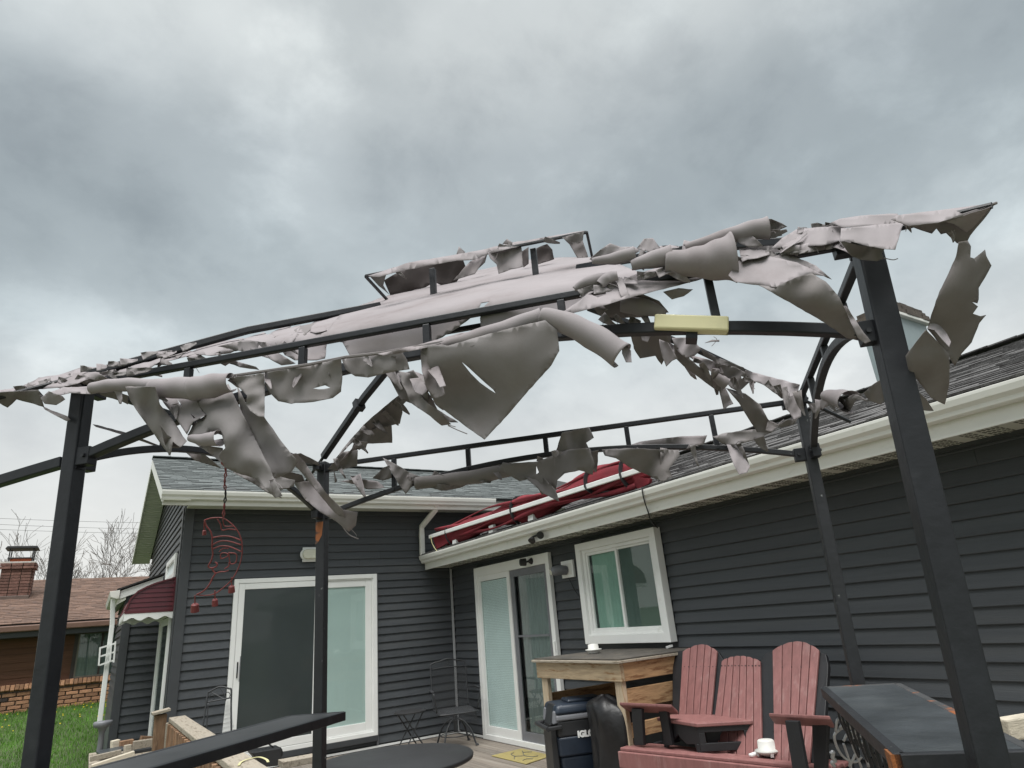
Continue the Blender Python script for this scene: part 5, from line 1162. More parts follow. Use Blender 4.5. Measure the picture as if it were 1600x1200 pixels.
B(XF+.5, XF+.54, BY0+.1, BY1-.1, .10, .24).build('stretcher', M['wood_old'], bt, .004)
B(-.10, -.06, BY0+.1, BY1-.05, .55, .69).build('back_board', M['wood_stain'], bt, .004)
for yy in (BY0+.02, BY1-.13):
    B(XF+.02, XF+.06, yy, yy+.09, 0.002, BZ-.156).build('leg', M['wood_newz'], bt, .004)
    B(-.11, -.07, yy, yy+.09, 0.002, BZ-.156).build('leg', M['wood_newz'], bt, .004)
cp_ = onz(928, 1021, BZ+.01)
cup = thing('white_fitting', (cp_[0], cp_[1], BZ+.01), 'small white flanged fitting standing on the bar table', 'fitting')
MB().lathe([(.05, 0), (.055, .012), (.055, .02), (.075, .028), (.076, .036), (.05, .040), (.047, .078), (.02, .082)], (cp_[0], cp_[1], BZ+.0105), 24).build('body', M['dull_white'], cup, smooth=True)
q2_ = onz(1045, 1013, BZ+.01); tw('white_clip', MB().bar((q2_[0]-.03, q2_[1], BZ+.02), (q2_[0]+.03, q2_[1]-.02, BZ+.03), .015, .018), M['white_metal'], 'tiny white clip at the window end of the bar table', 'clip')
# ---- rolling cooler with handle
cc = Vector((-.86, -4.02, 0)); ca_ = R(-20); CM = Matrix.Translation(cc) @ Matrix.Rotation(ca_, 4, 'Z')
cool = thing('cooler', tuple(cc), 'navy rolling cooler with grey corners under the bar table', 'cooler')
def taper(x0, x1, y0, y1, z0, z1, t): return MB(CM).add([(x0+t, y0+t, z0), (x1-t, y0+t, z0), (x1-t, y1-t, z0), (x0+t, y1-t, z0), (x0, y0, z1), (x1, y0, z1), (x1, y1, z1), (x0, y1, z1)], [(0, 3, 2, 1), (4, 5, 6, 7), (0, 1, 5, 4), (1, 2, 6, 5), (2, 3, 7, 6), (3, 0, 4, 7)])
taper(-.24, .30, -.17, .19, .12, .34, .02).build('lower_body', M['blue'], cool, .02, seg=3)
taper(-.255, .315, -.185, .20, .34, .48, .005).build('middle_band', M['blue'], cool, .015, seg=3)
taper(-.25, .31, -.18, .195, .48, .60, .0).build('upper_band', M['black'], cool, .015, seg=3)
taper(-.26, .32, -.19, .205, .60, .645, .0).build('rim', M['grey_pl'], cool, .015, seg=3)
taper(-.25, .31, -.18, .195, .645, .72, -.02).build('lid', M['blue'], cool, .03, seg=4)
taper(-.12, .18, -.10, .11, .72, .745, -.01).build('lid_panel', M['blue'], cool, .012)
for sy in (-.175, .125): MB(CM).prism([(-.285, sy, .58), (-.18, sy, .60), (-.20, sy, .72), (-.27, sy, .67)], (0, .06, 0)).build('corner_guard', M['grey_pl'], cool, .008)
MB(CM).prism([(-.30, -.10, .56), (-.24, -.10, .56), (-.22, -.10, .715), (-.25, -.10, .72)], (0, .20, 0)).build('latch', M['black'], cool, .012)
MB(CM).tube([(-.34, -.20, .555), (-.34, .20, .555)], .018, 12).build('handle', M['black'], cool)
for sy in (-.19, .19): MB(CM).bar((-.34, sy, .555), (-.22, sy, .56), .03, .03).build('handle_arm', M['black'], cool, .006)
MB(CM).prism([(-.30, -.13, .14), (-.245, -.13, .14), (-.25, -.13, .56), (-.30, -.13, .56)], (0, .26, 0)).build('front_panel', M['black'], cool, .01)
MB(CM).prism([(-.26, -.19, .05), (.31, -.19, .05), (.31, -.19, .12), (-.26, -.19, .12)], (0, .39, 0)).build('base', M['black'], cool, .02)
for sy in (-.20, .19): 
    wv = MB(CM); wv.tube([(.22, sy-.02, .075), (.22, sy+.03, .075)], .07, 16); wv.build('wheel', M['black'], cool)
B(-.25+cc.x-.03, -.25+cc.x+.02, cc.y+.09, cc.y+.15, .16, .17).build('tag_plate', M['white_metal'], cool)
CI_ = CM.inverted(); o_l = CI_ @ CV; d_l = CI_.to_3x3() @ Vector(ray(903, 1152)); h_l = o_l+d_l*((-.1885-o_l.y)/d_l.y); LX, LZ = h_l.x, h_l.z
fcu = bpy.data.curves.new('lettering', 'FONT'); fcu.body = 'IGLOO'; fcu.size = .062; fcu.extrude = .002; fcu.offset = .004
tob = bpy.data.objects.new('lettering_tmp', fcu); C.objects.link(tob)
dg = bpy.context.evaluated_depsgraph_get(); tme = bpy.data.meshes.new_from_object(tob.evaluated_get(dg)); bpy.data.objects.remove(tob)
lo = bpy.data.objects.new('lettering', tme); C.objects.link(lo); tme.materials.clear(); tme.materials.append(M['white_metal']); lo.parent = cool
lo.matrix_local = Matrix.Translation(-Vector(WL[cool.name])) @ CM @ Matrix.Translation((LX, -.1885, LZ)) @ Matrix.Rotation(R(90), 4, 'X')
# ---- black bin bag
bgm = MB(); bc_ = Vector((-.90, -4.50, 0)); rg = random.Random(8); nn = 28; prof = [(.02, .15), (.07, .20), (.22, .215), (.38, .20), (.52, .215), (.64, .21), (.72, .19), (.755, .14), (.775, .075), (.79, .02)]
vs = []
for j, (z_, r_) in enumerate(prof):
    for k in range(nn):
        a = 2*PI*k/nn; rr2 = r_*(1+.10*math.sin(3*a+j*.4)+.09*math.sin(4*a+1.0)+.07*math.sin(7*a-j*.9)+.05*math.sin(11*a+j*1.7)+rg.uniform(-.05, .05)); vs.append(bc_+Vector((rr2*math.cos(a)*.8, rr2*math.sin(a), z_+.012*math.sin(5*a+j)))+Vector((-.05, .11, 0))*max(0, (z_-.6))*2)
fs = [(j*nn+k, j*nn+(k+1) % nn, (j+1)*nn+(k+1) % nn, (j+1)*nn+k) for j in range(len(prof)-1) for k in range(nn)]+[tuple(range(nn-1, -1, -1)), tuple(range((len(prof)-1)*nn, len(prof)*nn))]
bgm.add(vs, fs); bg_ = tw('bin_bag', bgm, M['black_bag'], 'full black plastic bin bag tied at the top beside the cooler', 'bag', smooth=True)
sb_ = bg_.modifiers.new('sub', 'SUBSURF'); sb_.levels = 1; sb_.render_levels = 2

# ---- three-seat poly-lumber bench with console
be = thing('garden_bench', (-.7, -5.5, 0), 'brick red and black three-back garden bench with built-in console', 'bench')
def XB(py): return -.34-.26*(py-1005)/115.0
def sl_(poly, m_, name='slat', th_=.018, back=0.0, bev=.004):
    P = [Vector(onx(x, y, XB(y)+back)) for x, y in poly]
    nrm = (P[1]-P[0]).cross(P[2]-P[1]).normalized()
    if nrm.x < 0: nrm = -nrm
    return MB().prism(P, nrm*th_).build(name, M[m_], be, bev)
def fan(tx, ty, bx, by, m_='red_poly', xb2=None, by2=None):
    for i in range(len(tx)-1):
        g_ = .7
        po_ = [(bx[i]+g_, by), (tx[i]+g_, ty[i]), ((tx[i]+tx[i+1])/2, (ty[i]+ty[i+1])/2-.9), (tx[i+1]-g_, ty[i+1]), (bx[i+1]-g_, by)]
        sl_(po_, m_)
fan([1065.7, 1078.4, 1089.7, 1101.3, 1111.3, 1120.6], [1018, 1011.6, 1007.4, 1006.9, 1011.6, 1017.5], [1058, 1069, 1080, 1090, 1100, 1108], 1150)
fan([1126.6, 1136.6, 1146.3, 1156.3, 1166.2, 1176.5, 1187.8], [1033, 1028, 1025.6, 1024.7, 1025.6, 1028.4, 1032.8], [1108, 1121, 1136, 1150, 1164, 1177, 1191], 1182)
fan([1206, 1221.9, 1237.8, 1253.4, 1266.3, 1280], [1016.5, 1007.5, 1002.5, 1002.5, 1007.5, 1015.5], [1209, 1220, 1232, 1243, 1254, 1265], 1192)
for po_ in ([(1050, 1155), (1051, 1032), (1060, 1017), (1075, 1016), (1075, 1155)], [(1098, 1155), (1112, 1019), (1122, 1018), (1132, 1034), (1118, 1155)], [(1188, 1185), (1186, 1035), (1197, 1020), (1210, 1018), (1215, 1185)], [(1262, 1195), (1275, 1017), (1290, 1022), (1294, 1040), (1284, 1195)]):
    sl_(po_, 'black_poly', 'back_post', .03, .022)
for py_, (xa, xb_) in ((1050, (1056, 1290)), (1135, (1052, 1285))): sl_([(xa, py_+4), (xa, py_-4), (xb_, py_-4), (xb_, py_+4)], 'black_poly', 'back_rail', .03, .024)
rowp = [(1042.6+0, 0)]
bol = MB()
for xs_, y_ in (([1070+i*6.3 for i in range(9)], 1042), ([1128+i*5.3 for i in range(12)], 1040.5), ([1209+i*7.1 for i in range(10)], 1042.5), ([1209+i*6.5 for i in range(9)], 1143)):
    for x_ in xs_:
        p = Vector(onx(x_, y_, XB(y_)-.001)); bol.tube([p, p-Vector((.003, 0, 0))], .0058, 7)
stuff(bol.build('screws', M['black'], be))
SZ = .47
F0, F1 = Vector((-1.089, -4.774, 0)), Vector((-.857, -5.952, 0)); dF = (F1-F0).normalized(); nW = Vector((0, 0, 1)).cross(dF).normalized(); F2 = F0+dF*1.50
if nW.x < 0: nW = -nW
for i in range(4):
    o_ = .004+i*.090; z_ = SZ-.010*i
    MB().prism([F0+nW*o_, F2+nW*o_, F2+nW*(o_+.084), F0+nW*(o_+.084)], (0, 0, .024)).build('seat_slat', M['red_poly'], be, .006).location.z += z_-.024
MB().prism([F0-nW*.028, F2-nW*.028, F2-nW*.001, F0-nW*.001], (0, 0, .105)).build('front_apron', M['red_poly'], be, .005).location.z += SZ-.125
for pa_, pb_ in (((968, 1102), (1050, 1106)), ((1202, 1120), (1298, 1125))):
    a_, b_ = Vector(onz(*pa_, .745)), Vector(onz(*pb_, .745)); sh_ = Vector((.13, .075, -.065))
    MB().prism([a_, b_, b_+sh_, a_+sh_], (0, 0, .022)).build('armrest', M['red_poly'], be, .006)
for X_, po_ in ((-1.0, [(986, 1107), (1002, 1108), (1005, 1165), (991, 1165)]), (-.9, [(1028, 1108), (1041, 1109), (1050, 1165), (1038, 1165)]), (-.96, [(1226, 1126), (1246, 1127), (1262, 1215), (1240, 1215)]), (-.82, [(1268, 1127), (1293, 1128), (1290, 1215), (1272, 1215)])):
    MB().prism([onx(x, y, X_) for x, y in po_], (.03, 0, 0)).build('arm_post', M['black_poly'], be, .004)
for t_ in (.04, .75, 1.46):
    p_ = F0+dF*t_+nW*.02; MB().bar(p_, p_+Vector((0, 0, SZ-.03)), .09, .035, dF).build('leg', M['black_poly'], be, .004)
    p_ = F0+dF*t_+nW*.42; MB().bar(p_, p_+Vector((0, 0, SZ-.03)), .09, .035, dF).build('leg', M['black_poly'], be, .004)
    MB().bar(F0+dF*t_+nW*.0+Vector((0, 0, SZ-.085)), F0+dF*t_+nW*.46+Vector((0, 0, SZ-.125)), .032, .09).build('side_rail', M['black_poly'], be, .004)
KZ = .65
kp = [Vector(onz(x, y, KZ)) for x, y in ((1026, 1121), (1088, 1130.5), (1176, 1125.5), (1166, 1117), (1110, 1116), (1050, 1116))]
MB().prism([p-Vector((0, 0, .024)) for p in kp], (0, 0, .024)).build('console_top', M['red_poly'], be, .005)
cen = sum(kp, Vector())/len(kp); kk = [cen+(p-cen)*.93 for p in kp]
con = MB()
a, b, c_ = kk[0], kk[1], kk[2]
def panel(p, q_, z0, z1, th_=.02, name='console_panel', m_='black_poly'):
    n = Vector((0, 0, 1)).cross(q_-p).normalized()*th_
    return MB().prism([Vector((p.x, p.y, z0)), Vector((q_.x, q_.y, z0)), Vector((q_.x, q_.y, z1)), Vector((p.x, p.y, z1))], n).build(name, M[m_], be, .003)
# front panel with a notched lower edge
def lp(t, z): v = a.lerp(b, t); return Vector((v.x, v.y, z))
nrm = Vector((0, 0, 1)).cross(b-a).normalized()*.02
MB().prism([lp(0, .455), lp(.10, .455), lp(.12, .52), lp(.30, .515), lp(.45, .555), lp(.52, .53), lp(.65, .505), lp(.85, .515), lp(.90, .44), lp(1, .44), lp(1, KZ-.025), lp(0, KZ-.025)], nrm).build('console_panel', M['black_poly'], be, .002)
panel(b, c_, KZ-.060, KZ-.025); panel(b, c_, .475, .525)
panel(b, b.lerp(c_, .12), .525, KZ-.060); panel(b.lerp(c_, .86), c_, .525, KZ-.060)
panel(kk[5], a, .47, KZ-.025); panel(b.lerp(kk[4], .45), c_.lerp(kk[3], .8), .48, KZ-.03, m_='black')
panel(b+(a-b)*.03, b+(a-b)*.03+Vector((.1, .05, 0)), .45, .52)
cs_ = onz(1201, 1183, SZ-.005)
sc_ = thing('white_lamp_head', (cs_[0], cs_[1], SZ), 'white flanged lamp head lying on the bench seat', 'lamp head')
MB().lathe([(.03, 0), (.05, .012), (.075, .026), (.078, .034), (.055, .042), (.052, .085), (.045, .092), (.01, .094)], (cs_[0], cs_[1], SZ+.002), 20).build('body', M['dull_white'], sc_, smooth=True)
for a_ in (.4, 2.4, 4.2): MB().bar((cs_[0]+.06*math.cos(a_), cs_[1]+.06*math.sin(a_), SZ+.003), (cs_[0]+.068*math.cos(a_), cs_[1]+.068*math.sin(a_), SZ+.03), .02, .012).build('foot', M['white_metal'], sc_, .003)
MB().bar((cs_[0]-.10, cs_[1]+.06, SZ+.014), (cs_[0]-.03, cs_[1]+.05, SZ+.02), .03, .018).build('stem', M['white_metal'], sc_, .006)

# ---- swivel patio chair of expanded metal in the corner
chM = Matrix.Translation((-.43, -.72, 0)) @ Matrix.Rotation(R(-14), 4, 'Z')
pc_ = thing('swivel_chair', (-.43, -.72, 0), 'black wire-mesh swivel patio chair in the corner of the walls', 'chair')
def tubeM(Mm, pts, r_, name, par, k_=5, m_='mesh_metal'): return MB(Mm).tube(catmull(pts, k_), r_, 8).build(name, M[m_], par, smooth=True)
tubeM(chM, [(-.23, .08, .40), (-.235, .14, .65), (-.235, .19, .90), (-.20, .20, .945), (-.10, .20, .965), (0, .20, .985), (.10, .20, .965), (.20, .20, .945), (.235, .19, .90), (.235, .14, .65), (.23, .08, .40)], .009, 'back_frame', pc_)
tubeM(chM, [(-.225, .185, .875), (0, .188, .885), (.225, .185, .875)], .007, 'crest_bar', pc_)
tubeM(chM, [(0, .2, .985), (-.02, .2, .93), (.04, .2, .90), (.05, .19, .88)], .004, 'scroll', pc_); tubeM(chM, [(0, .2, .985), (.02, .2, .93), (-.04, .2, .90), (-.05, .19, .88)], .004, 'scroll', pc_)
def mesh_panel(Mm, f, nu, nv, r_, name, par):
    b = MB(Mm)
    for k in range(-nv, nu+1):
        pts = [f((k+j)/nu, j/nv) for j in range(nv+1) if 0 <= (k+j)/nu <= 1]
        if len(pts) > 1: b.tube(pts, r_, 3, cap=False)
        pts = [f((k+nv-j)/nu, j/nv) for j in range(nv+1) if 0 <= (k+nv-j)/nu <= 1]
        if len(pts) > 1: b.tube(pts, r_, 3, cap=False)
    return stuff(b.build(name, M['mesh_metal'], par))
mesh_panel(chM, lambda u_, v_: (-.225+.45*u_, .09+.10*v_, .40+.47*v_), 22, 20, .0019, 'back_mesh', pc_)
mesh_panel(chM, lambda u_, v_: (-.225+.45*u_, -.36+.44*v_, .385+.02*v_), 20, 20, .002, 'seat_mesh', pc_)
mesh_panel(chM, lambda u_, v_: (-.225+.45*u_, -.375+.02*v_, .30+.085*v_), 20, 4, .002, 'apron_mesh', pc_)
tubeM(chM, [(-.23, .08, .40), (-.235, -.2, .385), (-.23, -.36, .38), (0, -.385, .38), (.23, -.36, .38), (.235, -.2, .385), (.23, .08, .40)], .009, 'seat_frame', pc_)
for sx in (-1, 1):
    tubeM(chM, [(sx*.235, .14, .62), (sx*.29, .0, .63), (sx*.30, -.25, .62), (sx*.29, -.30, .58), (sx*.26, -.27, .40)], .009, 'arm', pc_)
    MB(chM).prism([(sx*.30-.02, -.26, .632), (sx*.30+.02, -.26, .632), (sx*.29+.02, -.02, .642), (sx*.29-.02, -.02, .642)], (0, 0, .008)).build('arm_pad', M['mesh_metal'], pc_, .003)
MB(chM).tube([(0, -.13, .15), (0, -.13, .37)], .028, 12).build('swivel_post', M['mesh_metal'], pc_)
for k in range(4):
    a = PI/4+k*PI/2; cx2, sx2 = math.cos(a), math.sin(a)
    tubeM(chM, [(0.03*cx2, -.13+.03*sx2, .30), (.12*cx2, -.13+.12*sx2, .27), (.22*cx2, -.13+.22*sx2, .17), (.28*cx2, -.13+.28*sx2, .03), (.30*cx2, -.13+.30*sx2, .012)], .011, 'leg', pc_)
    MB(chM).lathe([(.02, .0), (.024, .008), (.012, .02)], (.30*cx2, -.13+.30*sx2, .002), 10).build('foot', M['mesh_metal'], pc_)
tubeM(chM, [(.2, -.13, .12), (.14, .01, .12), (0, .07, .12), (-.14, .01, .12), (-.2, -.13, .12), (-.14, -.27, .12), (0, -.33, .12), (.14, -.27, .12), (.2, -.13, .12)], .006, 'ring_brace', pc_)
# ---- folding side table
ft = thing('folding_table', (-1.0, -.68, 0), 'small round black folding table beside the swivel chair', 'table')
MB().lathe([(.18, .432), (.195, .436), (.195, .447), (.18, .452)], (-1.02, -.72, 0), 32).build('tabletop', M['char_table'], ft, smooth=False)
for s_ in (-1, 1):
    MB().tube([(-1.02-.13*s_, -.72+.10, .43), (-1.0+.15*s_, -.70+.13, .005)], .008, 8).build('leg', M['mesh_metal'], ft)
    MB().tube([(-1.02-.13*s_, -.72-.10, .43), (-1.0+.15*s_, -.70-.11, .005)], .008, 8).build('leg', M['mesh_metal'], ft)
for s_ in (-1, 1): MB().tube([(-1.0+.15*s_, -.57, .02), (-1.0+.15*s_, -.81, .02)], .007, 8).build('cross_bar', M['mesh_metal'], ft)
# ---- wrought iron chair beyond the railing
lcx, lcy = -3.29, -1.0
ic = thing('iron_chair', (lcx, lcy, 0), 'black wrought iron chair with lattice crest in front of sliding door', 'chair')
CI = Matrix.Translation((lcx+.02, lcy, 0)) @ Matrix.Rotation(R(-24), 4, 'Z')
tubeM(CI, [(-.14, -.12, 0.005), (-.13, -.1, .45), (-.12, -.05, .80), (-.115, -.02, .945), (-.09, -.02, .965), (0, -.015, 1.0), (.09, -.02, .975), (.115, -.02, .955), (.13, -.04, .80), (.17, -.10, .45), (.18, -.12, 0.005)], .009, 'back_frame', ic)
tubeM(CI, [(-.118, -.03, .865), (0, -.03, .875), (.12, -.03, .885)], .007, 'crest_bar', ic)
for a, b in (((-.09, .96), (.05, .88)), ((0, .995), (.075, .88)), ((-.03, .98), (-.03, .955))): MB(CI).tube([(a[0], -.02, a[1]), (b[0], -.03, b[1])], .005, 6).build('lattice_bar', M['mesh_metal'], ic)
for cxs in (-.07, .08): MB(CI).tube([(cxs+.028*math.cos(t/10*2*PI), -.025, .91+.032*math.sin(t/10*2*PI)) for t in range(11)], .004, 6).build('scroll', M['mesh_metal'], ic)
tubeM(CI, [(-.10, -.035, .86), (-.09, -.06, .65), (-.07, -.09, .45)], .006, 'inner_bar', ic)
tubeM(CI, [(-.15, -.10, .45), (-.17, -.40, .44), (0, -.44, .44), (.18, -.40, .44), (.17, -.10, .45)], .009, 'seat_frame', ic)
for sx in (-.16, .17): MB(CI).tube([(sx, -.40, .44), (sx*1.1, -.42, .005)], .009, 8).build('leg', M['mesh_metal'], ic)
mesh_panel(CI, lambda u_, v_: (-.15+.31*u_, -.40+.30*v_, .44), 14, 14, .002, 'seat_mesh', ic)
wm_ = MB()
pA = [Vector(ony(x, y, -.55)) for x, y in ((353, 1096), (357, 1093), (368, 1145), (347, 1150))]
for i in range(9):
    t = i/8; wm_.tube([pA[0].lerp(pA[3], t), pA[1].lerp(pA[2], t)], .0035, 4)
for i in range(6):
    t = i/5; wm_.tube([pA[0].lerp(pA[1], t), pA[3].lerp(pA[2], t)], .003, 4)
wm_.prism([p+Vector((0, .006, 0)) for p in pA], (0, .003, 0))
tw('white_grille', wm_, M['white_metal'], 'white wire grille leaning behind the iron chair by the door', 'grille')
# ---- round table in the foreground
tz = .72; p1_, p2_, p3_ = (onz(x, y, tz) for x, y in ((486, 1199), (606, 1166), (706, 1194)))
ax, ay, bx_, by_, cx_, cy_2 = p1_[0], p1_[1], p2_[0], p2_[1], p3_[0], p3_[1]
dd_ = 2*(ax*(by_-cy_2)+bx_*(cy_2-ay)+cx_*(ay-by_))
ux = ((ax**2+ay**2)*(by_-cy_2)+(bx_**2+by_**2)*(cy_2-ay)+(cx_**2+cy_2**2)*(ay-by_))/dd_; uy = ((ax**2+ay**2)*(cx_-bx_)+(bx_**2+by_**2)*(ax-cx_)+(cx_**2+cy_2**2)*(bx_-ax))/dd_
rr_t = math.hypot(ax-ux, ay-uy)
rtb = thing('round_table', (ux, uy, 0), 'charcoal round patio table in the foreground below the gazebo', 'table')
MB().lathe([(rr_t-.03, tz-.03), (rr_t-.004, tz-.024), (rr_t, tz-.008), (rr_t-.008, tz), (.02, tz+.001)], (ux, uy, 0), 72).build('tabletop', M['char_table'], rtb, smooth=True)
MB().lathe([(.28, .004), (.28, .02), (.05, .05), (.035, .1), (.035, tz-.05), (.2, tz-.031)], (ux, uy, 0), 28).build('pedestal', M['black'], rtb, smooth=True)
# ---- door mat
mp_ = [Vector(onz(x, y, .012)) for x, y in ((768, 1180), (815, 1169), (862, 1180), (822, 1193))]
mt = thing('door_mat', tuple(mp_[0]), 'worn yellow door mat with grey print before the side-wall door', 'mat')
MB().prism([p-Vector((0, 0, .010)) for p in mp_], (0, 0, .008)).build('pad', M['mat_yellow'], mt, .002)
def mpt(u_, v_): return mp_[0].lerp(mp_[1], u_).lerp(mp_[3].lerp(mp_[2], u_), v_)+Vector((0, 0, .0005))
for pth in ([(.1, .6), (.3, .45), (.5, .55), (.7, .35), (.9, .45)], [(.3, .45), (.38, .25), (.52, .2)], [(.5, .55), (.55, .75), (.72, .8)], [(.7, .35), (.82, .2)], [(.15, .8), (.3, .78), (.42, .88)]):
    MB().tube([mpt(q[0], q[1]) for q in catmull([(a, b, 0) for a, b in pth], 4)], .005, 4).build('print', M['mat_grey'], mt)

# ================================================================== SMALL FIXTURES
# bulkhead wall light
bl0 = thing('bulkhead_light', (-2.1, -.02, 2.36), 'cream oval bulkhead light with ribbed glass above the left door', 'wall light')
B(-2.215, -1.965, -.030, -.001, 2.355, 2.545).build('back_plate', M['white'], bl0, .006)
def oval(x0, x1, z0, z1, d0, d1, sc=1.0):
    cx3, cz3 = (x0+x1)/2, (z0+z1)/2; h = (z1-z0)/2*sc; l = (x1-x0)/2*sc-h; pts = []
    for k in range(25): a = PI/2+PI*k/24; pts.append((cx3-l+h*math.cos(a), d0, cz3+h*math.sin(a)))
    for k in range(25): a = -PI/2+PI*k/24; pts.append((cx3+l+h*math.cos(a), d0, cz3+h*math.sin(a)))
    return MB().prism(pts, (0, d1-d0, 0))
oval(-2.252, -1.94, 2.375, 2.525, -.055, -.031).build('bezel', M['white'], bl0, .006)
oval(-2.252, -1.94, 2.375, 2.525, -.095, -.056, .86).build('lens', M['lamp_glass'], bl0, .02)
for i in range(5): B(-2.21+i*.0, -1.98, -.099, -.0945, 2.40+i*.022, 2.405+i*.022).build('rib', M['lamp_glass'], bl0)
# camera on the side door head
c0_ = Vector(onx(822, 878, -.10)); kc = thing('security_camera', (c0_.x, c0_.y, c0_.z-.05), 'black security camera on the head of the side-wall door', 'camera')
MB().tube([c0_+Vector((-.07, .03, .0)), c0_+Vector((.0, -.0, -.002))], [.042, .046], 20).build('body', M['black'], kc, .008)
MB().tube([c0_+Vector((-.074, .032, 0)), c0_+Vector((-.069, .03, 0))], .03, 20).build('lens', M['black_bag'], kc)
w0 = Vector(onx(829, 877, -.05)); MB().tube([c0_+Vector((-.01, -.02, 0)), w0+Vector((-.03, -.02, 0))], .012, 8).build('arm', M['black'], kc)
MB().tube([w0+Vector((-.035, -.02, 0)), w0+Vector((-.002, -.02, 0))], [.02, .04], 16).build('base', M['black'], kc)
# twin spot under the gutter
f0 = Vector(onx(838, 838, -.47)); tsp = thing('twin_spotlight', tuple(f0), 'pair of small black spotlights clipped under the long gutter', 'spotlight')
for px_, py_, dr in ((832, 841, (-.5, -.3, -.7)), (846, 835, (-.7, -.5, -.25))):
    p = Vector(onx(px_, py_, -.475)); d = Vector(dr).normalized(); MB().tube([p, p+d*.04], [.026, .042], 16).build('head', M['black'], tsp)
    MB().tube([p+d*.0401, p+d*.043], .036, 16).build('lens', M['black_bag'], tsp)
MB().tube([Vector(onx(832, 839, -.452)), Vector(onx(846, 833, -.452))], .012, 8).build('bracket', M['black'], tsp)
# flood light box beside the window
wl0 = thing('flood_light', (-.05, -2.98, 1.8), 'grey flood light on white wall box between door and window', 'flood light')
ys = [onx(x, y)[1] for x, y in ((880, 885), (899, 890))]; B(-.032, -.002, ys[1], ys[0], 1.80, 1.985).build('wall_box', M['white'], wl0, .004)
B(-.036, -.033, ys[1]+.03, ys[0]-.02, 1.83, 1.95).build('cover', M['cream'], wl0, .003)
h0 = Vector((-.06, (ys[0]+ys[1])/2+.01, 1.89))
MB().tube([h0+Vector((.025, 0, -.01)), h0+Vector((-.05, .02, -.0)), h0+Vector((-.12, .045, -.01)), h0+Vector((-.15, .055, -.02))], [.05, .055, .05, .03], 14).build('head', M['grey_pl'], wl0, smooth=True)
MB().tube([h0+Vector((-.151, .0555, -.021)), h0+Vector((-.156, .057, -.022))], .03, 14).build('lens', M['lamp_glass'], wl0)
cbp = [onx(x, y, -.01) for x, y in ((886, 897), (892, 910), (900, 925), (912, 937), (918, 930))]
MB().tube(catmull([Vector(p) for p in cbp], 5), .004, 6).build('cable', M['cable'], wl0)
# cable tied round the gutter above the window
gp = [onx(1003, 761, -.535), onx(1004, 770, -.535), onx(1007, 783, -.50), onx(1012, 798, -.44), onx(1016, 811, -.40), onx(1022, 820, -.14), onx(1028, 825, -.09)]
tw('gutter_cable', MB().tube(catmull([Vector(p) for p in gp], 6), .006, 6), M['cable'], 'black cable looped over the gutter above the window', 'cable')
cb2 = [ony(x, y, -1.1) for x, y in ((416, 1152), (418, 1160), (428, 1168), (438, 1169), (441, 1178), (438, 1185))]
tw('loose_cable', MB().tube(catmull([Vector(p) for p in cb2], 6), .008, 6), M['cable'], 'black cable hanging below the left shelf by the sliding door', 'cable')
p = Vector(ony(408, 1182, -1.2)); spk = MB(); spk.prism([ony(x, y, -1.2) for x, y in ((392, 1176), (440, 1168), (441, 1196), (412, 1199))], (0, .25, 0))
spo = tw('black_box', spk, M['black'], 'black plastic box below the sliding door behind the railing', 'box', bevel=.01)
# white timber at the right edge
tw('white_timber', MB().bar(onz(1566, 1140, .98), onz(1660, 1124, .98), .05, .06), M['scrap_pale'], 'pale weathered timber at the right edge beyond the tall post', 'timber', bevel=.006)
# ---- hanging wire rack and coil below the right shelf
D0 = float((c1-CV).dot(Vector(fw)))-.12
wr = thing('wire_coil', tuple(CV+Vector(ray(1330, 1150))*D0), 'tangle of silver wire hoops hanging under the right shelf', 'wire')
def wpx(x, y): return CV+Vector(ray(1280+x/5, 1050+y/5))*D0
for path in ([(130, 470), (150, 365), (250, 440), (300, 520), (340, 590)], [(160, 450), (120, 490), (130, 560), (170, 640), (230, 690), (290, 700), (330, 660)], [(240, 430), (200, 430), (160, 450)], [(190, 540), (215, 490), (250, 480)], [(190, 560), (215, 630), (240, 710), (250, 760)], [(250, 540), (285, 640), (320, 720), (335, 770)], [(235, 740), (285, 640), (310, 590)], [(360, 640), (385, 740)], [(180, 400), (200, 430), (160, 440), (190, 400)], [(250, 470), (290, 460), (300, 500), (260, 520), (250, 470)], [(290, 510), (330, 500), (345, 540), (300, 550), (290, 510)]):
    MB().tube(catmull([wpx(*q) for q in path], 5), .0042, 6).build('hoop', M['wire'], wr, smooth=True)
MB().tube(catmull([wpx(*q) for q in ((90, 640), (110, 625), (105, 670), (125, 690), (100, 710), (120, 735))], 5), .006, 6).build('hook', M['wire'], wr, smooth=True)

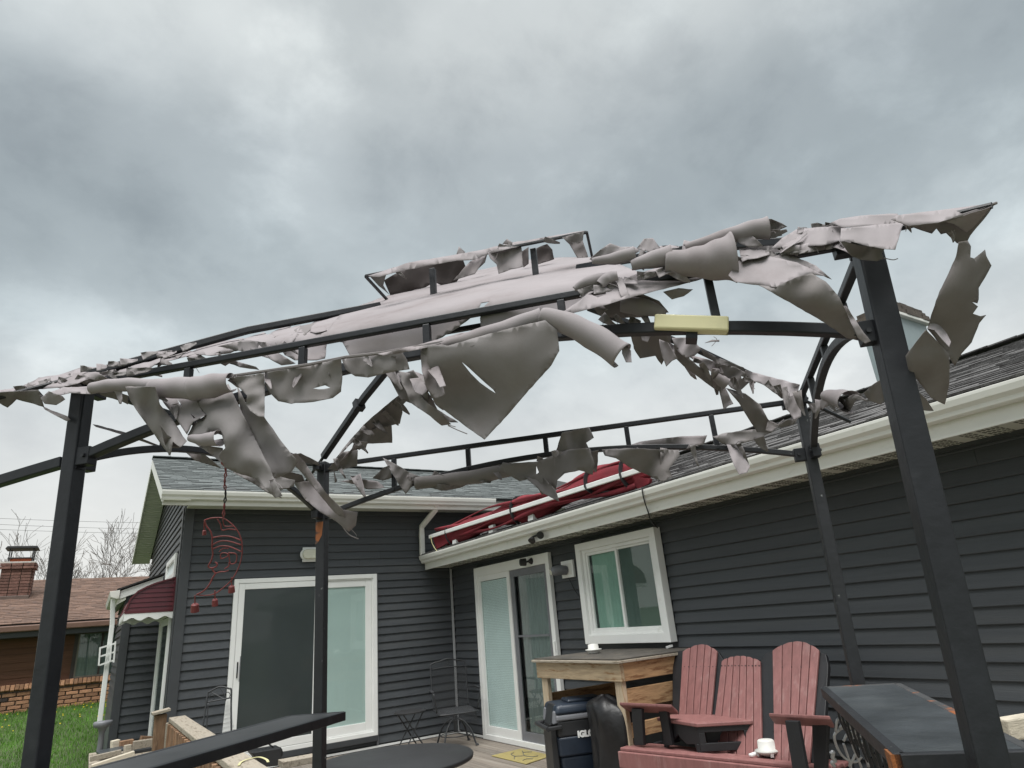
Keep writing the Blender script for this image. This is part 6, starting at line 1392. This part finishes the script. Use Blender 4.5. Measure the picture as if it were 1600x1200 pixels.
# ---- red wire wind chime hanging from the left arch
ap = T['L'].lerp(T['BL'], .47); DC = float((ap-CV).dot(Vector(fw)))
wcx = lambda X, Y, o=0.0: CV+Vector(ray(280+X/4.8, 720+Y/4.8))*(DC-o)
wc = thing('wind_chime', tuple(wcx(300, 700)), 'red wire moon-face wind chime with four small bells on a chain', 'wind chime')
for nm, path, r_ in (('outline', [(190, 445), (240, 430), (300, 427), (340, 435), (400, 480), (440, 530), (465, 590), (472, 650), (468, 720), (445, 800), (400, 885), (340, 945), (270, 995), (200, 1010), (130, 1005)], .0022),
    ('profile', [(190, 445), (205, 490), (235, 530), (248, 580), (246, 640), (252, 700), (240, 750), (220, 785), (225, 800), (245, 805), (275, 795), (285, 775), (270, 760)], .0028), ('chin', [(245, 805), (258, 830), (270, 845), (250, 880), (225, 930), (185, 975), (130, 1005)], .0028),
    ('mouth', [(270, 845), (310, 832), (340, 832), (370, 822)], .0022), ('band', [(248, 578), (320, 565), (390, 570), (465, 597)], .0025), ('band', [(246, 632), (310, 602), (380, 605), (465, 632)], .0025), ('band', [(243, 665), (310, 640), (380, 645), (465, 682)], .0025),
    ('hat_wire', [(285, 435), (310, 475), (322, 520), (370, 512), (430, 518)], .0025), ('hat_wire', [(328, 437), (335, 480), (350, 492), (410, 490)], .0022), ('brow', [(300, 685), (325, 660), (370, 655)], .0022), ('eye', [(312, 735), (312, 700), (340, 690), (370, 705), (345, 725), (312, 735)], .0022),
    ('cheek', [(370, 690), (420, 695), (432, 720), (425, 760), (395, 775), (380, 760), (375, 720), (370, 690)], .0022), ('cheek', [(375, 760), (370, 790), (340, 810)], .0022)):
    MB().tube(catmull([wcx(*q) for q in path], 5), r_, 6).build(nm, M['red_wire'], wc, smooth=True)
lk = [(345, 40), (350, 85), (343, 130), (340, 175), (347, 220), (348, 270), (340, 320), (336, 370), (330, 425)]
for i, (q0, q1) in enumerate(zip(lk, lk[1:])):
    w2_ = 9 if i % 2 else 4; A_, B_ = q0, q1
    MB().tube([wcx(A_[0], A_[1]-4), wcx((A_[0]+B_[0])/2-w2_, (A_[1]+B_[1])/2, .004), wcx(B_[0], B_[1]+4), wcx((A_[0]+B_[0])/2+w2_, (A_[1]+B_[1])/2, -.004), wcx(A_[0], A_[1]-4)], .0026, 5).build('chain_link', M['red_wire'] if i not in (4, 5) else M['cable'], wc)
MB().tube([wcx(345, 40), wcx(320, 20), wcx(318, -40)], .004, 6).build('hanger', M['red_wire'], wc)
for X, Y, hh, ww in ((188, 520, 36, 15), (118, 1070, 62, 30), (268, 1035, 52, 22), (393, 935, 52, 24)):
    t_ = wcx(X, Y); b_ = wcx(X, Y+hh); d = (t_-b_); s_ = (wcx(X+ww, Y)-wcx(X, Y)).length
    MB().tube([b_, b_+d*.08, b_+d*.85, t_], [s_, s_*1.02, s_*.88, s_*.5], 14).build('bell', M['red_wire'], wc, smooth=False)
    MB().tube([t_, t_+d.normalized()*.03], .0022, 5).build('bell_wire', M['red_wire'], wc)

# ---- furled crimson awning strapped along the eave
rw = thing('furled_awning', (-.35, -2.6, 2.45), 'furled crimson fabric awning with white bar strapped along the long eave', 'awning')
ny_, na = 90, 28; y0r, y1r = -.36, -4.80
rt_ = [.05, .09, .115, .125, .10, .12, .15, .155, .13, .10, .16, .19, .17, .14]; rb_ = [.15, .17, .17, .15, .10, .07, .12, .15, .14, .07, .05, .05, .10, .15]
vs = []; rg = random.Random(5); ph_ = [rg.uniform(0, 6.28) for _ in range(8)]
for i in range(ny_+1):
    t = i/ny_; y_ = y0r+(y1r-y0r)*t; a_t = np.interp(t, np.linspace(0, 1, len(rt_)), rt_); a_b = np.interp(t, np.linspace(0, 1, len(rb_)), rb_); en = min(1, .35+min(t, 1-t)*14)
    for k in range(na):
        a = 2*PI*k/na; rx = .105; rz_ = a_t if math.sin(a) > 0 else a_b
        wr_ = 1+.05*math.sin(9*a+t*14+ph_[0])+.05*math.sin(5*a-t*23+ph_[1])+.04*math.sin(14*a+t*40+ph_[2])
        vs.append((-.375+rx*math.cos(a)*wr_*en+.01*math.sin(t*20), y_, 2.605-.03*t+rz_*math.sin(a)*wr_*en))
fs = [(i*na+k, i*na+(k+1) % na, (i+1)*na+(k+1) % na, (i+1)*na+k) for i in range(ny_) for k in range(na)]+[tuple(range(na-1, -1, -1)), tuple(range(ny_*na, (ny_+1)*na))]
MB().add(vs, fs).build('fabric_roll', M['red_canvas'], rw, smooth=True)
for off, z_, s_ in ((0, 2.52, .02), (.0, 2.56, .016), (0, 2.68, .02), (0, 2.72, .014)):   # loose folds
    pts = []; rad = []
    for i in range(31):
        t = i/30; pts.append((-.46+.02*math.sin(t*9+z_*30), y0r+(y1r-y0r)*(.03+.94*t), z_-.03*t+.035*math.sin(t*11+z_*50))); rad.append(s_*(1+.5*math.sin(t*17+z_*9)))
    MB().tube(pts, rad, 8).build('fold', M['red_canvas'], rw, smooth=True)
MB().bar(onx(671, 839, -.505), onx(1003, 733, -.505), .025, .05).build('front_bar', M['white_metal'], rw, .006)
for px_ in (697, 800, 917, 972):
    yv = onx(px_, 838-(px_-671)*106/332, -.505)[1]; t = (yv-y0r)/(y1r-y0r); a_t = float(np.interp(t, np.linspace(0, 1, len(rt_)), rt_)); a_b = float(np.interp(t, np.linspace(0, 1, len(rb_)), rb_))
    MB().sweep([(-.375+(.145)*math.cos(a), yv+.02*math.sin(a), 2.605-.03*t+((a_t+.012) if math.sin(a) > 0 else (a_b+.012))*math.sin(a)) for a in [2*PI*k/20 for k in range(21)]], .045 if px_ > 700 else .02, .005, (0, 1, 0)).build('strap', M['black'], rw)
for ya, yb in ((-.45, -1.5), (-2.6, -3.4)):
    MB().bar((-.42, ya, 2.455), (-.30, yb, 2.49), .03, .02).build('arm', M['white_metal'], rw, .003)
for y_ in (-1.0, -2.0, -2.9): MB().prism([(-.47, y_, 2.43), (-.40, y_, 2.44), (-.42, y_, 2.53), (-.46, y_, 2.52)], (0, -.10, 0)).build('bracket', M['white_metal'], rw, .004)
MB().tube(catmull([Vector(onx(x, y, -.52)) for x, y in ((673, 838), (675, 848), (679, 856), (683, 861))], 4), .005, 6).build('rope', M['strap'], rw)
MB().prism([onx(x, y, -.47) for x, y in ((680, 852), (682, 858), (700, 848), (696, 838), (675, 838))], (.03, 0, 0)).build('fabric_end', M['red_canvas'], rw)
MB().prism([onx(x, y, -.44) for x, y in ((985, 745), (1016, 748), (1014, 755), (998, 764), (980, 755), (972, 748))], (.03, 0, 0)).build('fabric_end', M['red_canvas'], rw)
